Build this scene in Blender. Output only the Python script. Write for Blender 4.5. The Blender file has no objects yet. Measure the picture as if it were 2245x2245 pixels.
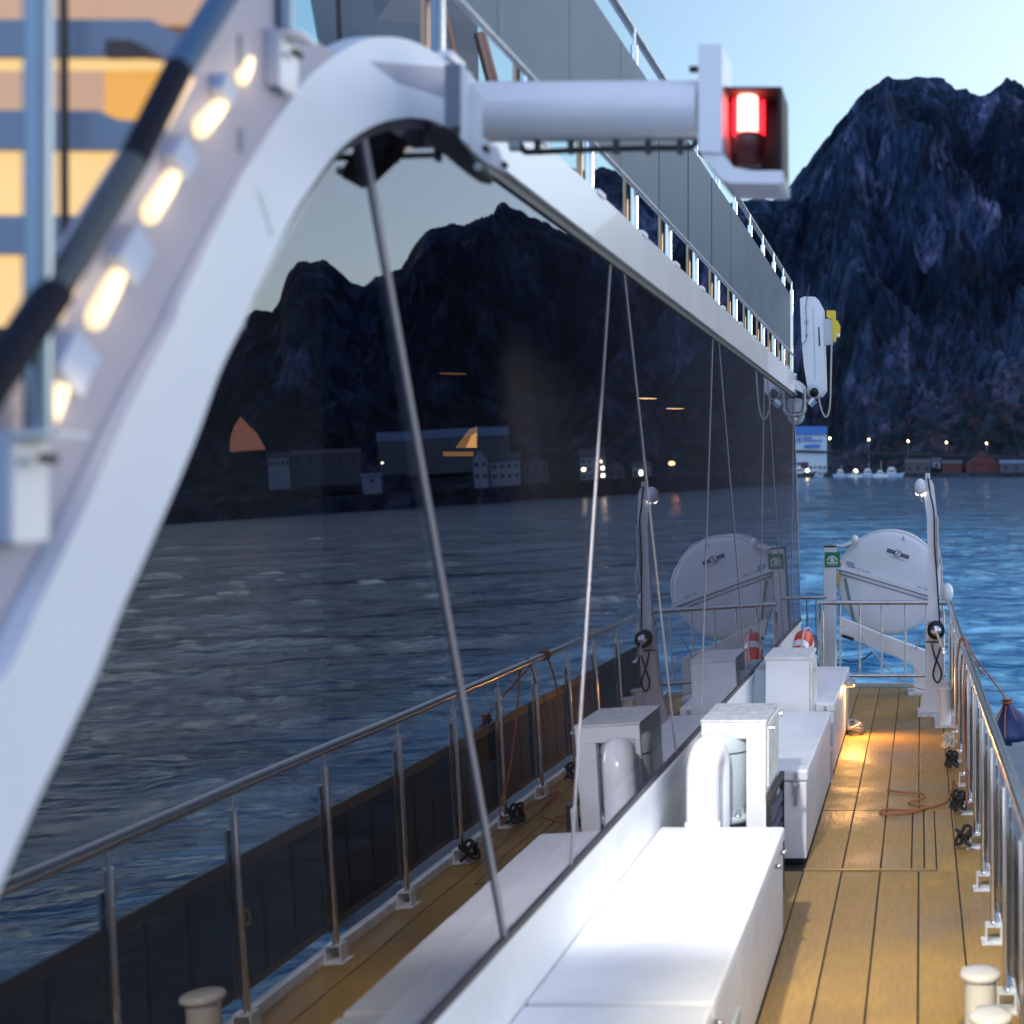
import bpy, math, random
import numpy as np
from mathutils import Vector, Matrix, Quaternion
R_ = math.radians
random.seed(7); rng = np.random.default_rng(7)
S = bpy.context.scene
COL = S.collection

# ---------------------------------------------------------------- camera, sky, sun, exposure
FPX, CX, CY = 3000.0, 2018.0, 1075.0        # focal length and vanishing point of the ship, in photo pixels
TRIM = 0.0167                                # the ship is trimmed a little by the stern
EYE = 6.0                                    # eye above the sea
SHIP = Matrix.Translation((0, 0, EYE)) @ Matrix.Rotation(-TRIM, 4, 'X')
cam_d = bpy.data.cameras.new('camera'); cam = bpy.data.objects.new('camera', cam_d); COL.objects.link(cam)
cam_d.sensor_width = 36; cam_d.lens = 36 * FPX / 2245
cam_d.shift_x = (1122.5 - CX) / 2245; cam_d.shift_y = -(1122.5 - CY) / 2245
cam_d.clip_start = 0.05; cam_d.clip_end = 20000
cam_d.dof.use_dof = True; cam_d.dof.focus_distance = 11.5
cam_d.dof.aperture_fstop = (cam_d.lens / 1000) / 0.024
cam.matrix_world = SHIP @ Matrix.Rotation(R_(90), 4, 'X')
S.camera = cam
S.view_settings.view_transform = 'Standard'; S.view_settings.look = 'None'
S.view_settings.gamma = 1; S.view_settings.use_curve_mapping = False
S.view_settings.exposure = 2.35
SUN_EL, SUN_ROT = 2.0, 60.0
w = bpy.data.worlds.new("World"); S.world = w; w.use_nodes = True
wn = w.node_tree; wn.nodes.clear()
def NN(t, typ, **kw):
    n = t.nodes.new(typ)
    for k, v in kw.items():
        if k in n.inputs: n.inputs[k].default_value = v
        else: setattr(n, k, v)
    return n
sky = NN(wn, 'ShaderNodeTexSky', sky_type='NISHITA', sun_disc=False, sun_elevation=R_(SUN_EL), sun_rotation=R_(SUN_ROT))
sky.air_density = 1.0; sky.dust_density = 0.6; sky.ozone_density = 3.0
tint = NN(wn, 'ShaderNodeMix', data_type='RGBA', blend_type='MULTIPLY')
tint.inputs[0].default_value = 1.0
tint.inputs[7].default_value = (0.80, 1.03, .96, 1)
bg = NN(wn, 'ShaderNodeBackground'); bg.inputs['Strength'].default_value = 0.15
wo = NN(wn, 'ShaderNodeOutputWorld')
wn.links.new(sky.outputs[0], tint.inputs[6])
# after-glow of the set sun, ahead and to the right
wtc = NN(wn, 'ShaderNodeTexCoord'); wdot = NN(wn, 'ShaderNodeVectorMath', operation='DOT_PRODUCT')
gaz, gel = R_(46), R_(7); wdot.inputs[1].default_value = (math.sin(gaz)*math.cos(gel), math.cos(gaz)*math.cos(gel), math.sin(gel))
wmx = NN(wn, 'ShaderNodeMath', operation='MAXIMUM'); wmx.inputs[1].default_value = 0.0
wpw = NN(wn, 'ShaderNodeMath', operation='POWER'); wpw.inputs[1].default_value = 2.3
wadd = NN(wn, 'ShaderNodeMix', data_type='RGBA', blend_type='ADD'); wadd.inputs[7].default_value = (1.5, 1.2, 1.12, 1); wadd.clamp_factor = False
wn.links.new(wtc.outputs['Generated'], wdot.inputs[0]); wn.links.new(wdot.outputs['Value'], wmx.inputs[0]); wn.links.new(wmx.outputs[0], wpw.inputs[0])
wn.links.new(wpw.outputs[0], wadd.inputs[0]); wn.links.new(tint.outputs[2], wadd.inputs[6]); 
# added lavender sky glow behind the viewer, brightens faces turned to the camera
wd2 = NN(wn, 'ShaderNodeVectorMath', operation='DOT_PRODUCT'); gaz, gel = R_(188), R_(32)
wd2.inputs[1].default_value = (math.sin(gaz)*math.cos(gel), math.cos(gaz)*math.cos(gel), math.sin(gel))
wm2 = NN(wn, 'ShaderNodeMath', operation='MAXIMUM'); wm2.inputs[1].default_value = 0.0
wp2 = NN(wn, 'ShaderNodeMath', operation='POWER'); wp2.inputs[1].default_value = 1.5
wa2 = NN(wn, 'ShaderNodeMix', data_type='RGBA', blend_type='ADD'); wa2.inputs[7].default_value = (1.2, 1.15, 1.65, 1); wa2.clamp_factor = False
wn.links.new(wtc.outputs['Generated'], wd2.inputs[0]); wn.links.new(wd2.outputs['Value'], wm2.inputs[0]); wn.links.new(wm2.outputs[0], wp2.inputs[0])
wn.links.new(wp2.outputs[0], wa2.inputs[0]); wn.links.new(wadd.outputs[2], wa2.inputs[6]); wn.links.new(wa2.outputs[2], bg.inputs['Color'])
wn.links.new(bg.outputs[0], wo.inputs[0])
sun_d = bpy.data.lights.new('sun', 'SUN'); sun = bpy.data.objects.new('sun', sun_d); COL.objects.link(sun)
sun_d.energy = 0.15; sun_d.angle = R_(12); sun_d.color = (1, .86, .76)
az = R_(SUN_ROT); el = R_(SUN_EL + 6)
sdir = Vector((math.sin(az) * math.cos(el), math.cos(az) * math.cos(el), math.sin(el)))
sun.rotation_euler = sdir.to_track_quat('Z', 'Y').to_euler(); sun.location = sdir * 50

# ---------------------------------------------------------------- coordinates
def P(x, y, Y):
    "ship-frame point that the photo pixel (x, y) shows at distance Y along the ship"
    return Vector(((x - CX) * Y / FPX, Y, -(y - CY) * Y / FPX))
DK = -2.30                                    # deck level below the eye
LEAN, GD = 0.03, 1.372                        # glass wall: X + LEAN*Z = -GD
def G(x, y, off=0.0):
    u, v = x - CX, y - CY
    Y = -(GD - off) * FPX / (u - LEAN * v)
    return P(x, y, Y)
def GX(z, off=0.0): return -(GD - off) - LEAN * z
n_g = Vector((1, 0, LEAN)).normalized()
RS = SHIP.to_3x3()
def W(x, y, dist, refl=False):
    "world point far away in the direction of a photo pixel (or of its mirror image in the glass)"
    d = Vector((x - CX, FPX, -(y - CY)))
    if refl: d = d - 2 * n_g.dot(d) * n_g
    d = RS @ d
    h = math.hypot(d.x, d.y)
    return Vector((d.x / h * dist, d.y / h * dist, EYE + d.z / h * dist))

# ---------------------------------------------------------------- materials
MATS = {}
def mat(name, color=(.8, .8, .8), rough=.5, metal=0.0, spec=.5, var=0.0, vscale=3.0, bump=0.0, bscale=40.0,
        emit=None, estr=0.0, coat=0.0, stretch=(1, 1, 1)):
    m = bpy.data.materials.new(name); m.use_nodes = True; t = m.node_tree; b = t.nodes['Principled BSDF']
    b.inputs['Base Color'].default_value = (*color, 1); b.inputs['Roughness'].default_value = rough
    b.inputs['Metallic'].default_value = metal; b.inputs['Specular IOR Level'].default_value = spec
    b.inputs['Coat Weight'].default_value = coat
    if emit:
        b.inputs['Emission Color'].default_value = (*emit, 1); b.inputs['Emission Strength'].default_value = estr
    tc = NN(t, 'ShaderNodeTexCoord'); mp = NN(t, 'ShaderNodeMapping'); mp.inputs['Scale'].default_value = stretch
    t.links.new(tc.outputs['Object'], mp.inputs[0])
    if var > 0:
        nz = NN(t, 'ShaderNodeTexNoise', Scale=vscale, Detail=6.0, Roughness=.62)
        rp = NN(t, 'ShaderNodeValToRGB')
        rp.color_ramp.elements[0].position = .3; rp.color_ramp.elements[1].position = .72
        c0 = tuple(max(0, c * (1 - var)) for c in color); c1 = tuple(min(1, c * (1 + var * .7)) for c in color)
        rp.color_ramp.elements[0].color = (*c0, 1); rp.color_ramp.elements[1].color = (*c1, 1)
        t.links.new(mp.outputs[0], nz.inputs['Vector']); t.links.new(nz.outputs[0], rp.inputs[0])
        t.links.new(rp.outputs[0], b.inputs['Base Color'])
        mr = NN(t, 'ShaderNodeMapRange'); mr.inputs[3].default_value = max(.02, rough * .8); mr.inputs[4].default_value = min(1, rough * 1.25)
        t.links.new(nz.outputs[0], mr.inputs[0]); t.links.new(mr.outputs[0], b.inputs['Roughness'])
    if bump > 0:
        nb = NN(t, 'ShaderNodeTexNoise', Scale=bscale, Detail=5.0)
        bp = NN(t, 'ShaderNodeBump', Strength=bump, Distance=.01)
        t.links.new(mp.outputs[0], nb.inputs['Vector']); t.links.new(nb.outputs[0], bp.inputs['Height'])
        t.links.new(bp.outputs[0], b.inputs['Normal'])
    MATS[name] = m; return m
M = {}
M['white'] = mat('white_paint', (.76, .77, .79), .4, var=.12, vscale=2.2, bump=.12, bscale=9)
M['white_gloss'] = mat('white_gloss_paint', (.8, .8, .82), .22, var=.04, vscale=2, bump=.05, bscale=3, coat=.3)
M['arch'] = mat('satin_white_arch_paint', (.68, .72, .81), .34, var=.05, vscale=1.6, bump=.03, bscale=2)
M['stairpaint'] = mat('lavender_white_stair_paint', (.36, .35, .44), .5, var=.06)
M['poststeel'] = mat('dull_blue_steel', (.2, .25, .32), .36, metal=1, var=.1)
M['white_worn'] = mat('worn_white_paint', (.7, .71, .72), .5, var=.28, vscale=14, bump=.5, bscale=30)
M['wet_top'] = mat('wet_white_lid', (.62, .64, .66), .22, var=.3, vscale=22, bump=.5, bscale=50)
M['gel'] = mat('white_gelcoat', (.76, .77, .79), .28, var=.05, vscale=3, bump=.1, bscale=30)
M['steel'] = mat('polished_steel', (.72, .72, .74), .2, metal=1, var=.12, vscale=9, bump=.05, bscale=80)
M['steel_dull'] = mat('brushed_steel', (.5, .5, .52), .35, metal=1, var=.25, vscale=12)
M['greypanel'] = mat('grey_laminate', (.06, .10, .155), .42, spec=.25, var=.1, vscale=2.5, bump=.04, bscale=5)
M['greypanel_b'] = mat('grey_blue_laminate', (.055, .095, .15), .42, spec=.25, var=.12, vscale=2.5)
M['greyvent'] = mat('grey_green_paint', (.47, .53, .54), .4, var=.06)
M['dark'] = mat('black_rubber', (.015, .015, .018), .5, var=.3)
M['gasket'] = mat('dark_sealant', (.01, .011, .02), .45)
M['mesh'] = mat('dark_screen_fabric', (.016, .018, .024), .62, var=.15, vscale=6)
M['meshtrim'] = mat('grey_screen_hem', (.09, .09, .09), .55, var=.2, vscale=8)
M['rope'] = mat('orange_brown_rope', (.42, .15, .07), .85, bump=.8, bscale=200)
M['ropew'] = mat('white_rope', (.6, .58, .54), .85, bump=.8, bscale=200)
M['ropeb'] = mat('black_rope', (.02, .02, .024), .8, bump=.6, bscale=200)
M['red'] = mat('orange_red_shell', (.75, .06, .02), .4, var=.08)
M['yellow'] = mat('yellow_plastic', (.78, .55, .02), .4, var=.06)
M['green'] = mat('green_sign_print', (.0, .22, .09), .4)
M['print'] = mat('dark_blue_print', (.02, .035, .08), .4)
M['printw'] = mat('white_print', (.8, .8, .8), .4)
M['printp'] = mat('pale_red_print', (.45, .16, .18), .4)
M['printg'] = mat('grey_blue_print', (.2, .32, .42), .4)
M['blue'] = mat('dark_blue_cloth', (.01, .03, .13), .55, var=.3, vscale=9, bump=.5, bscale=14)
M['greyhull'] = mat('grey_rubbing_strip', (.2, .24, .28), .7, var=.2, vscale=3, bump=.4, bscale=60)
M['hull'] = mat('dark_hull_paint', (.06, .07, .09), .4, var=.1)
M['underdeck'] = mat('black_caulking', (.012, .011, .01), .7)
M['wood'] = mat('warm_wood', (.4, .22, .09), .45, var=.3, vscale=6, stretch=(1, .2, 1))
M['room'] = mat('dark_lounge_lining', (.03, .028, .028), .6, var=.3)
M['warm'] = mat('warm_lit_pane', (.15, .1, .05), .5, emit=(1, .66, .27), estr=.19)
M['warm2'] = mat('dim_warm_pane', (.12, .08, .05), .5, emit=(.9, .55, .36), estr=.115)
M['amber'] = mat('amber_lit_pane', (.15, .08, .02), .5, emit=(1, .48, .08), estr=.16)
M['slat'] = mat('blue_grey_slat', (.2, .24, .31), .5, var=.1)
M['brown'] = mat('dark_brown_valance', (.06, .035, .03), .6)
M['lampwarm'] = mat('warm_lamp_glass', (.9, .8, .6), .3, emit=(1, .62, .26), estr=1.0)
M['lampdim'] = mat('dim_lamp_glass', (.6, .4, .2), .3, emit=(1, .55, .2), estr=.06)
M['steplens'] = mat('step_light_lens', (.9, .8, .6), .4, emit=(1, .72, .36), estr=.25)
M['steplow'] = mat('step_light_rim', (.8, .6, .4), .5, emit=(1, .62, .3), estr=.16)
M['redlens'] = mat('red_lens', (.5, .01, .01), .15, emit=(1, .015, .03), estr=.7)
M['redbulb'] = mat('red_lamp_core', (.9, .3, .3), .2, emit=(1, .30, .24), estr=1.2)
M['flood'] = mat('floodlight_glass', (.9, .9, .85), .2, emit=(1, .93, .78), estr=.3)
M['blackbox'] = mat('black_anodised', (.003, .002, .003), .6)
M['pole'] = mat('galvanised_pole', (.25, .26, .28), .5)
M['brass'] = mat('dull_brass', (.45, .33, .12), .4, metal=.8, var=.2)

def glassmat():
    m = bpy.data.materials.new('tinted_reflecting_glass'); m.use_nodes = True; t = m.node_tree; t.nodes.clear()
    o = NN(t, 'ShaderNodeOutputMaterial'); gl = NN(t, 'ShaderNodeBsdfGlossy', Roughness=0.0)
    gl.inputs['Color'].default_value = (.84, .84, .94, 1)
    tr = NN(t, 'ShaderNodeBsdfTransparent'); tr.inputs['Color'].default_value = (.3, .28, .26, 1)
    fr = NN(t, 'ShaderNodeFresnel', IOR=2.2); mx = NN(t, 'ShaderNodeMixShader')
    tc = NN(t, 'ShaderNodeTexCoord'); nz = NN(t, 'ShaderNodeTexNoise', Scale=.9, Detail=1.0)
    bp = NN(t, 'ShaderNodeBump', Strength=.06, Distance=.02)
    t.links.new(tc.outputs['Object'], nz.inputs['Vector']); t.links.new(nz.outputs[0], bp.inputs['Height'])
    t.links.new(bp.outputs[0], gl.inputs['Normal'])
    # thin film of salt on the outside
    df = NN(t, 'ShaderNodeBsdfDiffuse'); df.inputs['Color'].default_value = (.15, .155, .19, 1)
    mp = NN(t, 'ShaderNodeMapping'); mp.inputs['Scale'].default_value = (1, 7, .5)
    n2 = NN(t, 'ShaderNodeTexNoise', Scale=1.4, Detail=6.0); mr = NN(t, 'ShaderNodeMapRange')
    mr.inputs[1].default_value = .35; mr.inputs[2].default_value = .8; mr.inputs[3].default_value = .0; mr.inputs[4].default_value = .004
    t.links.new(tc.outputs['Object'], mp.inputs[0]); t.links.new(mp.outputs[0], n2.inputs['Vector']); t.links.new(n2.outputs[0], mr.inputs[0])
    m2 = NN(t, 'ShaderNodeMixShader')
    t.links.new(fr.outputs[0], mx.inputs[0]); t.links.new(tr.outputs[0], mx.inputs[1]); t.links.new(gl.outputs[0], mx.inputs[2])
    lw = NN(t, 'ShaderNodeLayerWeight', Blend=.5); lp = NN(t, 'ShaderNodeMath', operation='POWER'); lp.inputs[1].default_value = 13.0
    lm = NN(t, 'ShaderNodeMath', operation='MULTIPLY_ADD'); lm.inputs[1].default_value = 1.0       # the salt film looks denser at a flat angle
    t.links.new(lw.outputs['Facing'], lp.inputs[0]); t.links.new(lp.outputs[0], lm.inputs[0]); t.links.new(mr.outputs[0], lm.inputs[2])
    t.links.new(lm.outputs[0], m2.inputs[0]); t.links.new(mx.outputs[0], m2.inputs[1]); t.links.new(df.outputs[0], m2.inputs[2])
    t.links.new(m2.outputs[0], o.inputs[0]); return m
def cleartint(name, col):
    m = bpy.data.materials.new(name); m.use_nodes = True; t = m.node_tree; t.nodes.clear()
    o = NN(t, 'ShaderNodeOutputMaterial'); tr = NN(t, 'ShaderNodeBsdfTransparent'); tr.inputs['Color'].default_value = col
    t.links.new(tr.outputs[0], o.inputs[0]); return m
M['glass'] = glassmat(); M['glassback'] = cleartint('glass_inner_face', (.95, .95, .95, 1))

def plankmat():
    m = bpy.data.materials.new('brown_deck_composite'); m.use_nodes = True; t = m.node_tree; b = t.nodes['Principled BSDF']
    tc = NN(t, 'ShaderNodeTexCoord'); mp = NN(t, 'ShaderNodeMapping'); mp.inputs['Scale'].default_value = (9, 1.2, 1)
    n1 = NN(t, 'ShaderNodeTexNoise', Scale=1.3, Detail=6.0, Roughness=.6); n2 = NN(t, 'ShaderNodeTexNoise', Scale=6.0, Detail=8.0)
    n3 = NN(t, 'ShaderNodeTexNoise', Scale=130.0, Detail=3.0)
    rp = NN(t, 'ShaderNodeValToRGB'); e = rp.color_ramp.elements
    e[0].position = .32; e[0].color = (.27, .158, .048, 1); e[1].position = .7; e[1].color = (.46, .28, .078, 1)
    t.links.new(tc.outputs['Object'], n1.inputs['Vector']); t.links.new(tc.outputs['Object'], mp.inputs[0])
    t.links.new(mp.outputs[0], n2.inputs['Vector']); t.links.new(tc.outputs['Object'], n3.inputs['Vector'])
    mx = NN(t, 'ShaderNodeMix', data_type='RGBA', blend_type='OVERLAY'); mx.inputs[0].default_value = .3
    t.links.new(n1.outputs[0], rp.inputs[0]); t.links.new(rp.outputs[0], mx.inputs[6]); t.links.new(n2.outputs[0], mx.inputs[7])
    # small pale specks
    vo = NN(t, 'ShaderNodeTexVoronoi', Scale=5.0); st = NN(t, 'ShaderNodeMath', operation='LESS_THAN'); st.inputs[1].default_value = .018
    t.links.new(tc.outputs['Object'], vo.inputs['Vector']); t.links.new(vo.outputs['Distance'], st.inputs[0])
    m3 = NN(t, 'ShaderNodeMix', data_type='RGBA'); m3.inputs[7].default_value = (.5, .45, .4, 1)
    oi = NN(t, 'ShaderNodeObjectInfo'); mo = NN(t, 'ShaderNodeMapRange'); mo.inputs[3].default_value = .84; mo.inputs[4].default_value = 1.12; t.links.new(oi.outputs['Random'], mo.inputs[0])
    hs = NN(t, 'ShaderNodeHueSaturation'); t.links.new(mo.outputs[0], hs.inputs['Value'])
    t.links.new(st.outputs[0], m3.inputs[0]); t.links.new(mx.outputs[2], m3.inputs[6]); t.links.new(m3.outputs[2], hs.inputs['Color']); t.links.new(hs.outputs[0], b.inputs['Base Color'])
    mr = NN(t, 'ShaderNodeMapRange'); mr.inputs[1].default_value = .38; mr.inputs[2].default_value = .62
    mr.inputs[3].default_value = .38; mr.inputs[4].default_value = .75
    t.links.new(n1.outputs[0], mr.inputs[0]); t.links.new(mr.outputs[0], b.inputs['Roughness'])
    bp = NN(t, 'ShaderNodeBump', Strength=.25, Distance=.004); t.links.new(n3.outputs[0], bp.inputs['Height'])
    b2 = NN(t, 'ShaderNodeBump', Strength=.3, Distance=.01); t.links.new(n2.outputs[0], b2.inputs['Height']); t.links.new(bp.outputs[0], b2.inputs['Normal'])
    t.links.new(b2.outputs[0], b.inputs['Normal']); return m
M['plank'] = plankmat()

# ---------------------------------------------------------------- mesh helpers
class MB:
    def __init__(s): s.v = []; s.f = []; s.mi = []; s.sm = []
    def add(s, vs, fs, mi=0, smooth=False):
        o = len(s.v); s.v += [tuple(v) for v in vs]
        for f in fs: s.f.append([i + o for i in f]); s.mi.append(mi); s.sm.append(smooth)
        return s
    def box(s, x0, x1, y0, y1, z0, z1, mi=0):
        return s.add([(x0, y0, z0), (x1, y0, z0), (x1, y1, z0), (x0, y1, z0), (x0, y0, z1), (x1, y0, z1), (x1, y1, z1), (x0, y1, z1)],
                     [(0, 3, 2, 1), (4, 5, 6, 7), (0, 1, 5, 4), (1, 2, 6, 5), (2, 3, 7, 6), (3, 0, 4, 7)], mi)
    def prism(s, pts, off, mi=0, smooth=False, side=None):
        n = len(pts); off = Vector(off); a = [Vector(p) for p in pts]; b = [p + off for p in a]
        s.add(a + b, [list(range(n))[::-1], [n + i for i in range(n)]], mi)
        s.add(a + b, [(i, (i + 1) % n, n + (i + 1) % n, n + i) for i in range(n)], mi if side is None else side, smooth); return s
    def strip(s, A, B, off, mi=0):
        "band between two matched curves, given a thickness"
        n = len(A); off = Vector(off); A = [Vector(p) for p in A]; B = [Vector(p) for p in B]
        vs = A + B + [p + off for p in A] + [p + off for p in B]; R = range(n - 1)
        s.add(vs, [(i, i + 1, n + i + 1, n + i) for i in R], mi, True)
        s.add(vs, [(2*n + i, 3*n + i, 3*n + i + 1, 2*n + i + 1) for i in R], mi, True)
        s.add(vs, [(i, 2*n + i, 2*n + i + 1, i + 1) for i in R], mi, True)
        return s.add(vs, [(n + i, n + i + 1, 3*n + i + 1, 3*n + i) for i in R], mi, True)
    def tube(s, pts, r, seg=8, closed=False, mi=0, cap=True):
        pts = [Vector(p) for p in pts]; n = len(pts)
        rad = r if isinstance(r, (list, tuple)) else [r] * n
        vs = []; fs = []; up = None
        for i, p in enumerate(pts):
            if closed: d = pts[(i + 1) % n] - pts[i - 1]
            else: d = pts[min(i + 1, n - 1)] - pts[max(i - 1, 0)]
            d.normalize()
            if up is None:
                up = d.orthogonal().normalized()
            up = (up - d * up.dot(d)).normalized(); q = d.cross(up)
            for k in range(seg):
                a = 2 * math.pi * k / seg; vs.append(p + (up * math.cos(a) + q * math.sin(a)) * rad[i])
        m = n if closed else n - 1
        for i in range(m):
            j = (i + 1) % n
            for k in range(seg):
                l = (k + 1) % seg; fs.append((i*seg + k, i*seg + l, j*seg + l, j*seg + k))
        s.add(vs, fs, mi, True)
        if cap and not closed: s.add(vs[:seg][::-1], [list(range(seg))], mi); s.add(vs[-seg:], [list(range(seg))], mi)
        return s
    def lathe(s, prof, c, axis='Z', seg=24, mi=0, a0=0, a1=2 * math.pi):
        "prof: list of (radius, height)"
        c = Vector(c); vs = []; fs = []; full = abs(a1 - a0 - 2 * math.pi) < 1e-6; m = seg if full else seg + 1
        for r, h in prof:
            for k in range(m):
                a = a0 + (a1 - a0) * k / seg; x, y = r * math.cos(a), r * math.sin(a)
                vs.append(c + (Vector((x, y, h)) if axis == 'Z' else Vector((x, h, y)) if axis == 'Y' else Vector((h, x, y))))
        for i in range(len(prof) - 1):
            for k in range(seg):
                l = (k + 1) % m if full else k + 1
                fs.append((i*m + k, i*m + l, (i + 1)*m + l, (i + 1)*m + k))
        return s.add(vs, fs, mi, True)
    def bar(s, p, q, w, h, up=(0, 0, 1), mi=0):
        p = Vector(p); q = Vector(q); d = (q - p).normalized(); up = Vector(up); sd = d.cross(up).normalized(); u = sd.cross(d)
        vs = [e + sd * a * w / 2 + u * b * h / 2 for e in (p, q) for a, b in ((-1, -1), (1, -1), (1, 1), (-1, 1))]
        return s.add(vs, [(3, 2, 1, 0), (4, 5, 6, 7), (0, 1, 5, 4), (1, 2, 6, 5), (2, 3, 7, 6), (3, 0, 4, 7)], mi)
    def sphere(s, c, r, seg=12, mi=0, sc=(1, 1, 1)):
        n = seg // 2; c = Vector(c); vs = []; fs = []
        for i in range(n + 1):
            t = math.pi * i / n
            for k in range(seg):
                a = 2 * math.pi * k / seg
                vs.append(c + Vector((r*sc[0]*math.sin(t)*math.cos(a), r*sc[1]*math.sin(t)*math.sin(a), r*sc[2]*math.cos(t))))
        for i in range(n):
            for k in range(seg):
                l = (k + 1) % seg; fs.append((i*seg + k, (i + 1)*seg + k, (i + 1)*seg + l, i*seg + l))
        return s.add(vs, fs, mi, True)

OFF = {}; SHIPSET = []
def mesh_from(name, mb, mats, off=(0, 0, 0)):
    o = Vector(off); me = bpy.data.meshes.new(name)
    me.from_pydata([Vector(v) - o for v in mb.v], [], mb.f); me.update()
    for m in (mats if isinstance(mats, (list, tuple)) else [mats]): me.materials.append(m)
    me.polygons.foreach_set('material_index', mb.mi); me.polygons.foreach_set('use_smooth', mb.sm)
    return me
def bevel(o, w, seg=2):
    b = o.modifiers.new('edge', 'BEVEL'); b.width = w; b.segments = seg; b.limit_method = 'ANGLE'; b.angle_limit = R_(40)
    return o
def setp(o, label=None, cat=None, group=None, kind=None):
    if label: o['label'] = label
    if cat: o['category'] = cat
    if group: o['group'] = group
    if kind: o['kind'] = kind
def thing(name, label, cat, loc=(0, 0, 0), group=None, ship=True, kind=None):
    o = bpy.data.objects.new(name, None); o.empty_display_size = .1; COL.objects.link(o); o.location = loc
    setp(o, label, cat, group, kind); OFF[o.name] = Vector(loc)
    if ship: SHIPSET.append(o)
    return o
def part(name, mb, mats, parent, label=None, bev=0, kind=None, loc=None):
    off = OFF[parent.name]
    if isinstance(mb, bpy.types.Mesh): me = mb
    else: me = mesh_from(name, mb, mats, off if loc is None else (0, 0, 0))
    o = bpy.data.objects.new(name, me); COL.objects.link(o); o.parent = parent
    if loc is not None: o.location = Vector(loc) - off
    OFF[o.name] = off if loc is None else Vector(loc)
    setp(o, label, kind=kind)
    if bev: bevel(o, bev)
    return o
def single(name, mb, mats, label=None, cat=None, loc=(0, 0, 0), group=None, ship=True, kind=None, bev=0):
    o = bpy.data.objects.new(name, mesh_from(name, mb, mats, loc)); COL.objects.link(o); o.location = loc
    setp(o, label, cat, group, kind); OFF[o.name] = Vector(loc)
    if ship: SHIPSET.append(o)
    if bev: bevel(o, bev)
    return o
def clone(o, parent=None):
    c = o.copy(); COL.objects.link(c); OFF[c.name] = OFF[o.name].copy()
    if parent is not None: c.parent = parent
    for ch in list(o.children): clone(ch, c)
    return c
def text_mb(txt, size, origin, right, up, ext=.001, align='CENTER'):
    cu = bpy.data.curves.new('t', 'FONT'); cu.body = txt; cu.size = size; cu.align_x = align; cu.align_y = 'CENTER'; cu.resolution_u = 2
    ob = bpy.data.objects.new('t', cu); COL.objects.link(ob)
    dg = bpy.context.evaluated_depsgraph_get(); me = bpy.data.meshes.new_from_object(ob.evaluated_get(dg))
    mb = MB(); o = Vector(origin); r = Vector(right).normalized(); u = Vector(up).normalized()
    mb.add([o + r * v.co.x + u * v.co.y for v in me.vertices], [list(p.vertices) for p in me.polygons])
    bpy.data.objects.remove(ob); bpy.data.curves.remove(cu); bpy.data.meshes.remove(me)
    return mb
def bez(pts, n=8, closed=False):
    "Catmull-Rom through the points"
    p = [Vector(q) for q in pts]; out = []; m = len(p)
    rngi = range(m) if closed else range(m - 1)
    for i in rngi:
        if closed: a, b, c, d = p[i - 1], p[i], p[(i + 1) % m], p[(i + 2) % m]
        else: a, b, c, d = p[max(i - 1, 0)], p[i], p[i + 1], p[min(i + 2, m - 1)]
        for k in range(n):
            t = k / n
            out.append(.5 * ((2*b) + (c - a)*t + (2*a - 5*b + 4*c - d)*t*t + (3*b - a - 3*c + d)*t*t*t))
    if not closed: out.append(p[-1])
    return out

# ================================================================ THE DECK
XW = -1.33                                    # white wall under the glass
def XR(Y): return .43 - .0082 * Y             # line of the ship's rail
deck = single('deck', MB().box(-1.9, .52, .4, 16.05, DK - .12, DK - .006), M['underdeck'], kind='structure', loc=(0, 0, DK))
def plank(x0, x1, y0, y1, g=.0045):
    c = ((x0 + x1)/2, (y0 + y1)/2, DK)
    mb = MB().box(x0 + g, x1 - g, y0 + g, y1 - g, DK - .03, DK + random.uniform(-.0008, .0008))
    me = mesh_from('plank', mb, M['plank'], (0, 0, 0))
    o = bpy.data.objects.new('plank', me); COL.objects.link(o); o.parent = deck; o.location = (0, 0, -DK)
    bevel(o, .003, 1)
E = [XW, -1.174, -.941, -.708, -.475, -.243, -.011, .222, .44]
for i in range(len(E) - 1):
    plank(E[i], E[i+1], .5, 4.6); 
    if i < 7: plank(E[i], E[i+1], 4.6, 8.27) if False else plank(E[i], E[i+1], 4.602, 8.27)
plank(E[7], E[8], 4.602, 9.84)
H = [-.708, -.475, -.243, -.055]
for i in range(3): plank(H[i], H[i+1], 8.31, 9.83)
plank(-.055, .024, 8.31, 9.83); plank(.024, .099, 8.31, 9.83); plank(.099, .222, 8.27, 9.83)
for i in range(3, 8):
    plank(E[i], E[i+1], 9.84, 13.2); plank(E[i], E[i+1], 13.203, 16.0)
for i in range(0, 3): plank(E[i], E[i+1], 13.38, 16.0)
s_ = part('hatch_strip', MB().box(-.708, .099, 8.275, 8.305, DK - .01, DK + .005), M['brass'], deck)
eb = MB(); N = 60
prev = None
for i in range(N):
    y0 = .4 + (16.05 - .4) * i / N; y1 = .4 + (16.05 - .4) * (i + 1) / N
    a, b = XR(y0) + .045, XR(y1) + .045
    vs = [(a, y0, DK - .1), (a + .05, y0, DK - .1), (a + .05, y0, DK + .05), (a, y0, DK + .05), (b, y1, DK - .1), (b + .05, y1, DK - .1), (b + .05, y1, DK + .05), (b, y1, DK + .05)]
    eb.add(vs, [(0, 1, 5, 4), (1, 2, 6, 5), (2, 3, 7, 6), (3, 0, 4, 7)])
part('edge_coaming', eb, M['white_worn'], deck)
part('end_sill', MB().box(-1.33, .45, 16.0, 16.08, DK - .1, DK + .04), M['greyvent'], deck)

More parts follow.
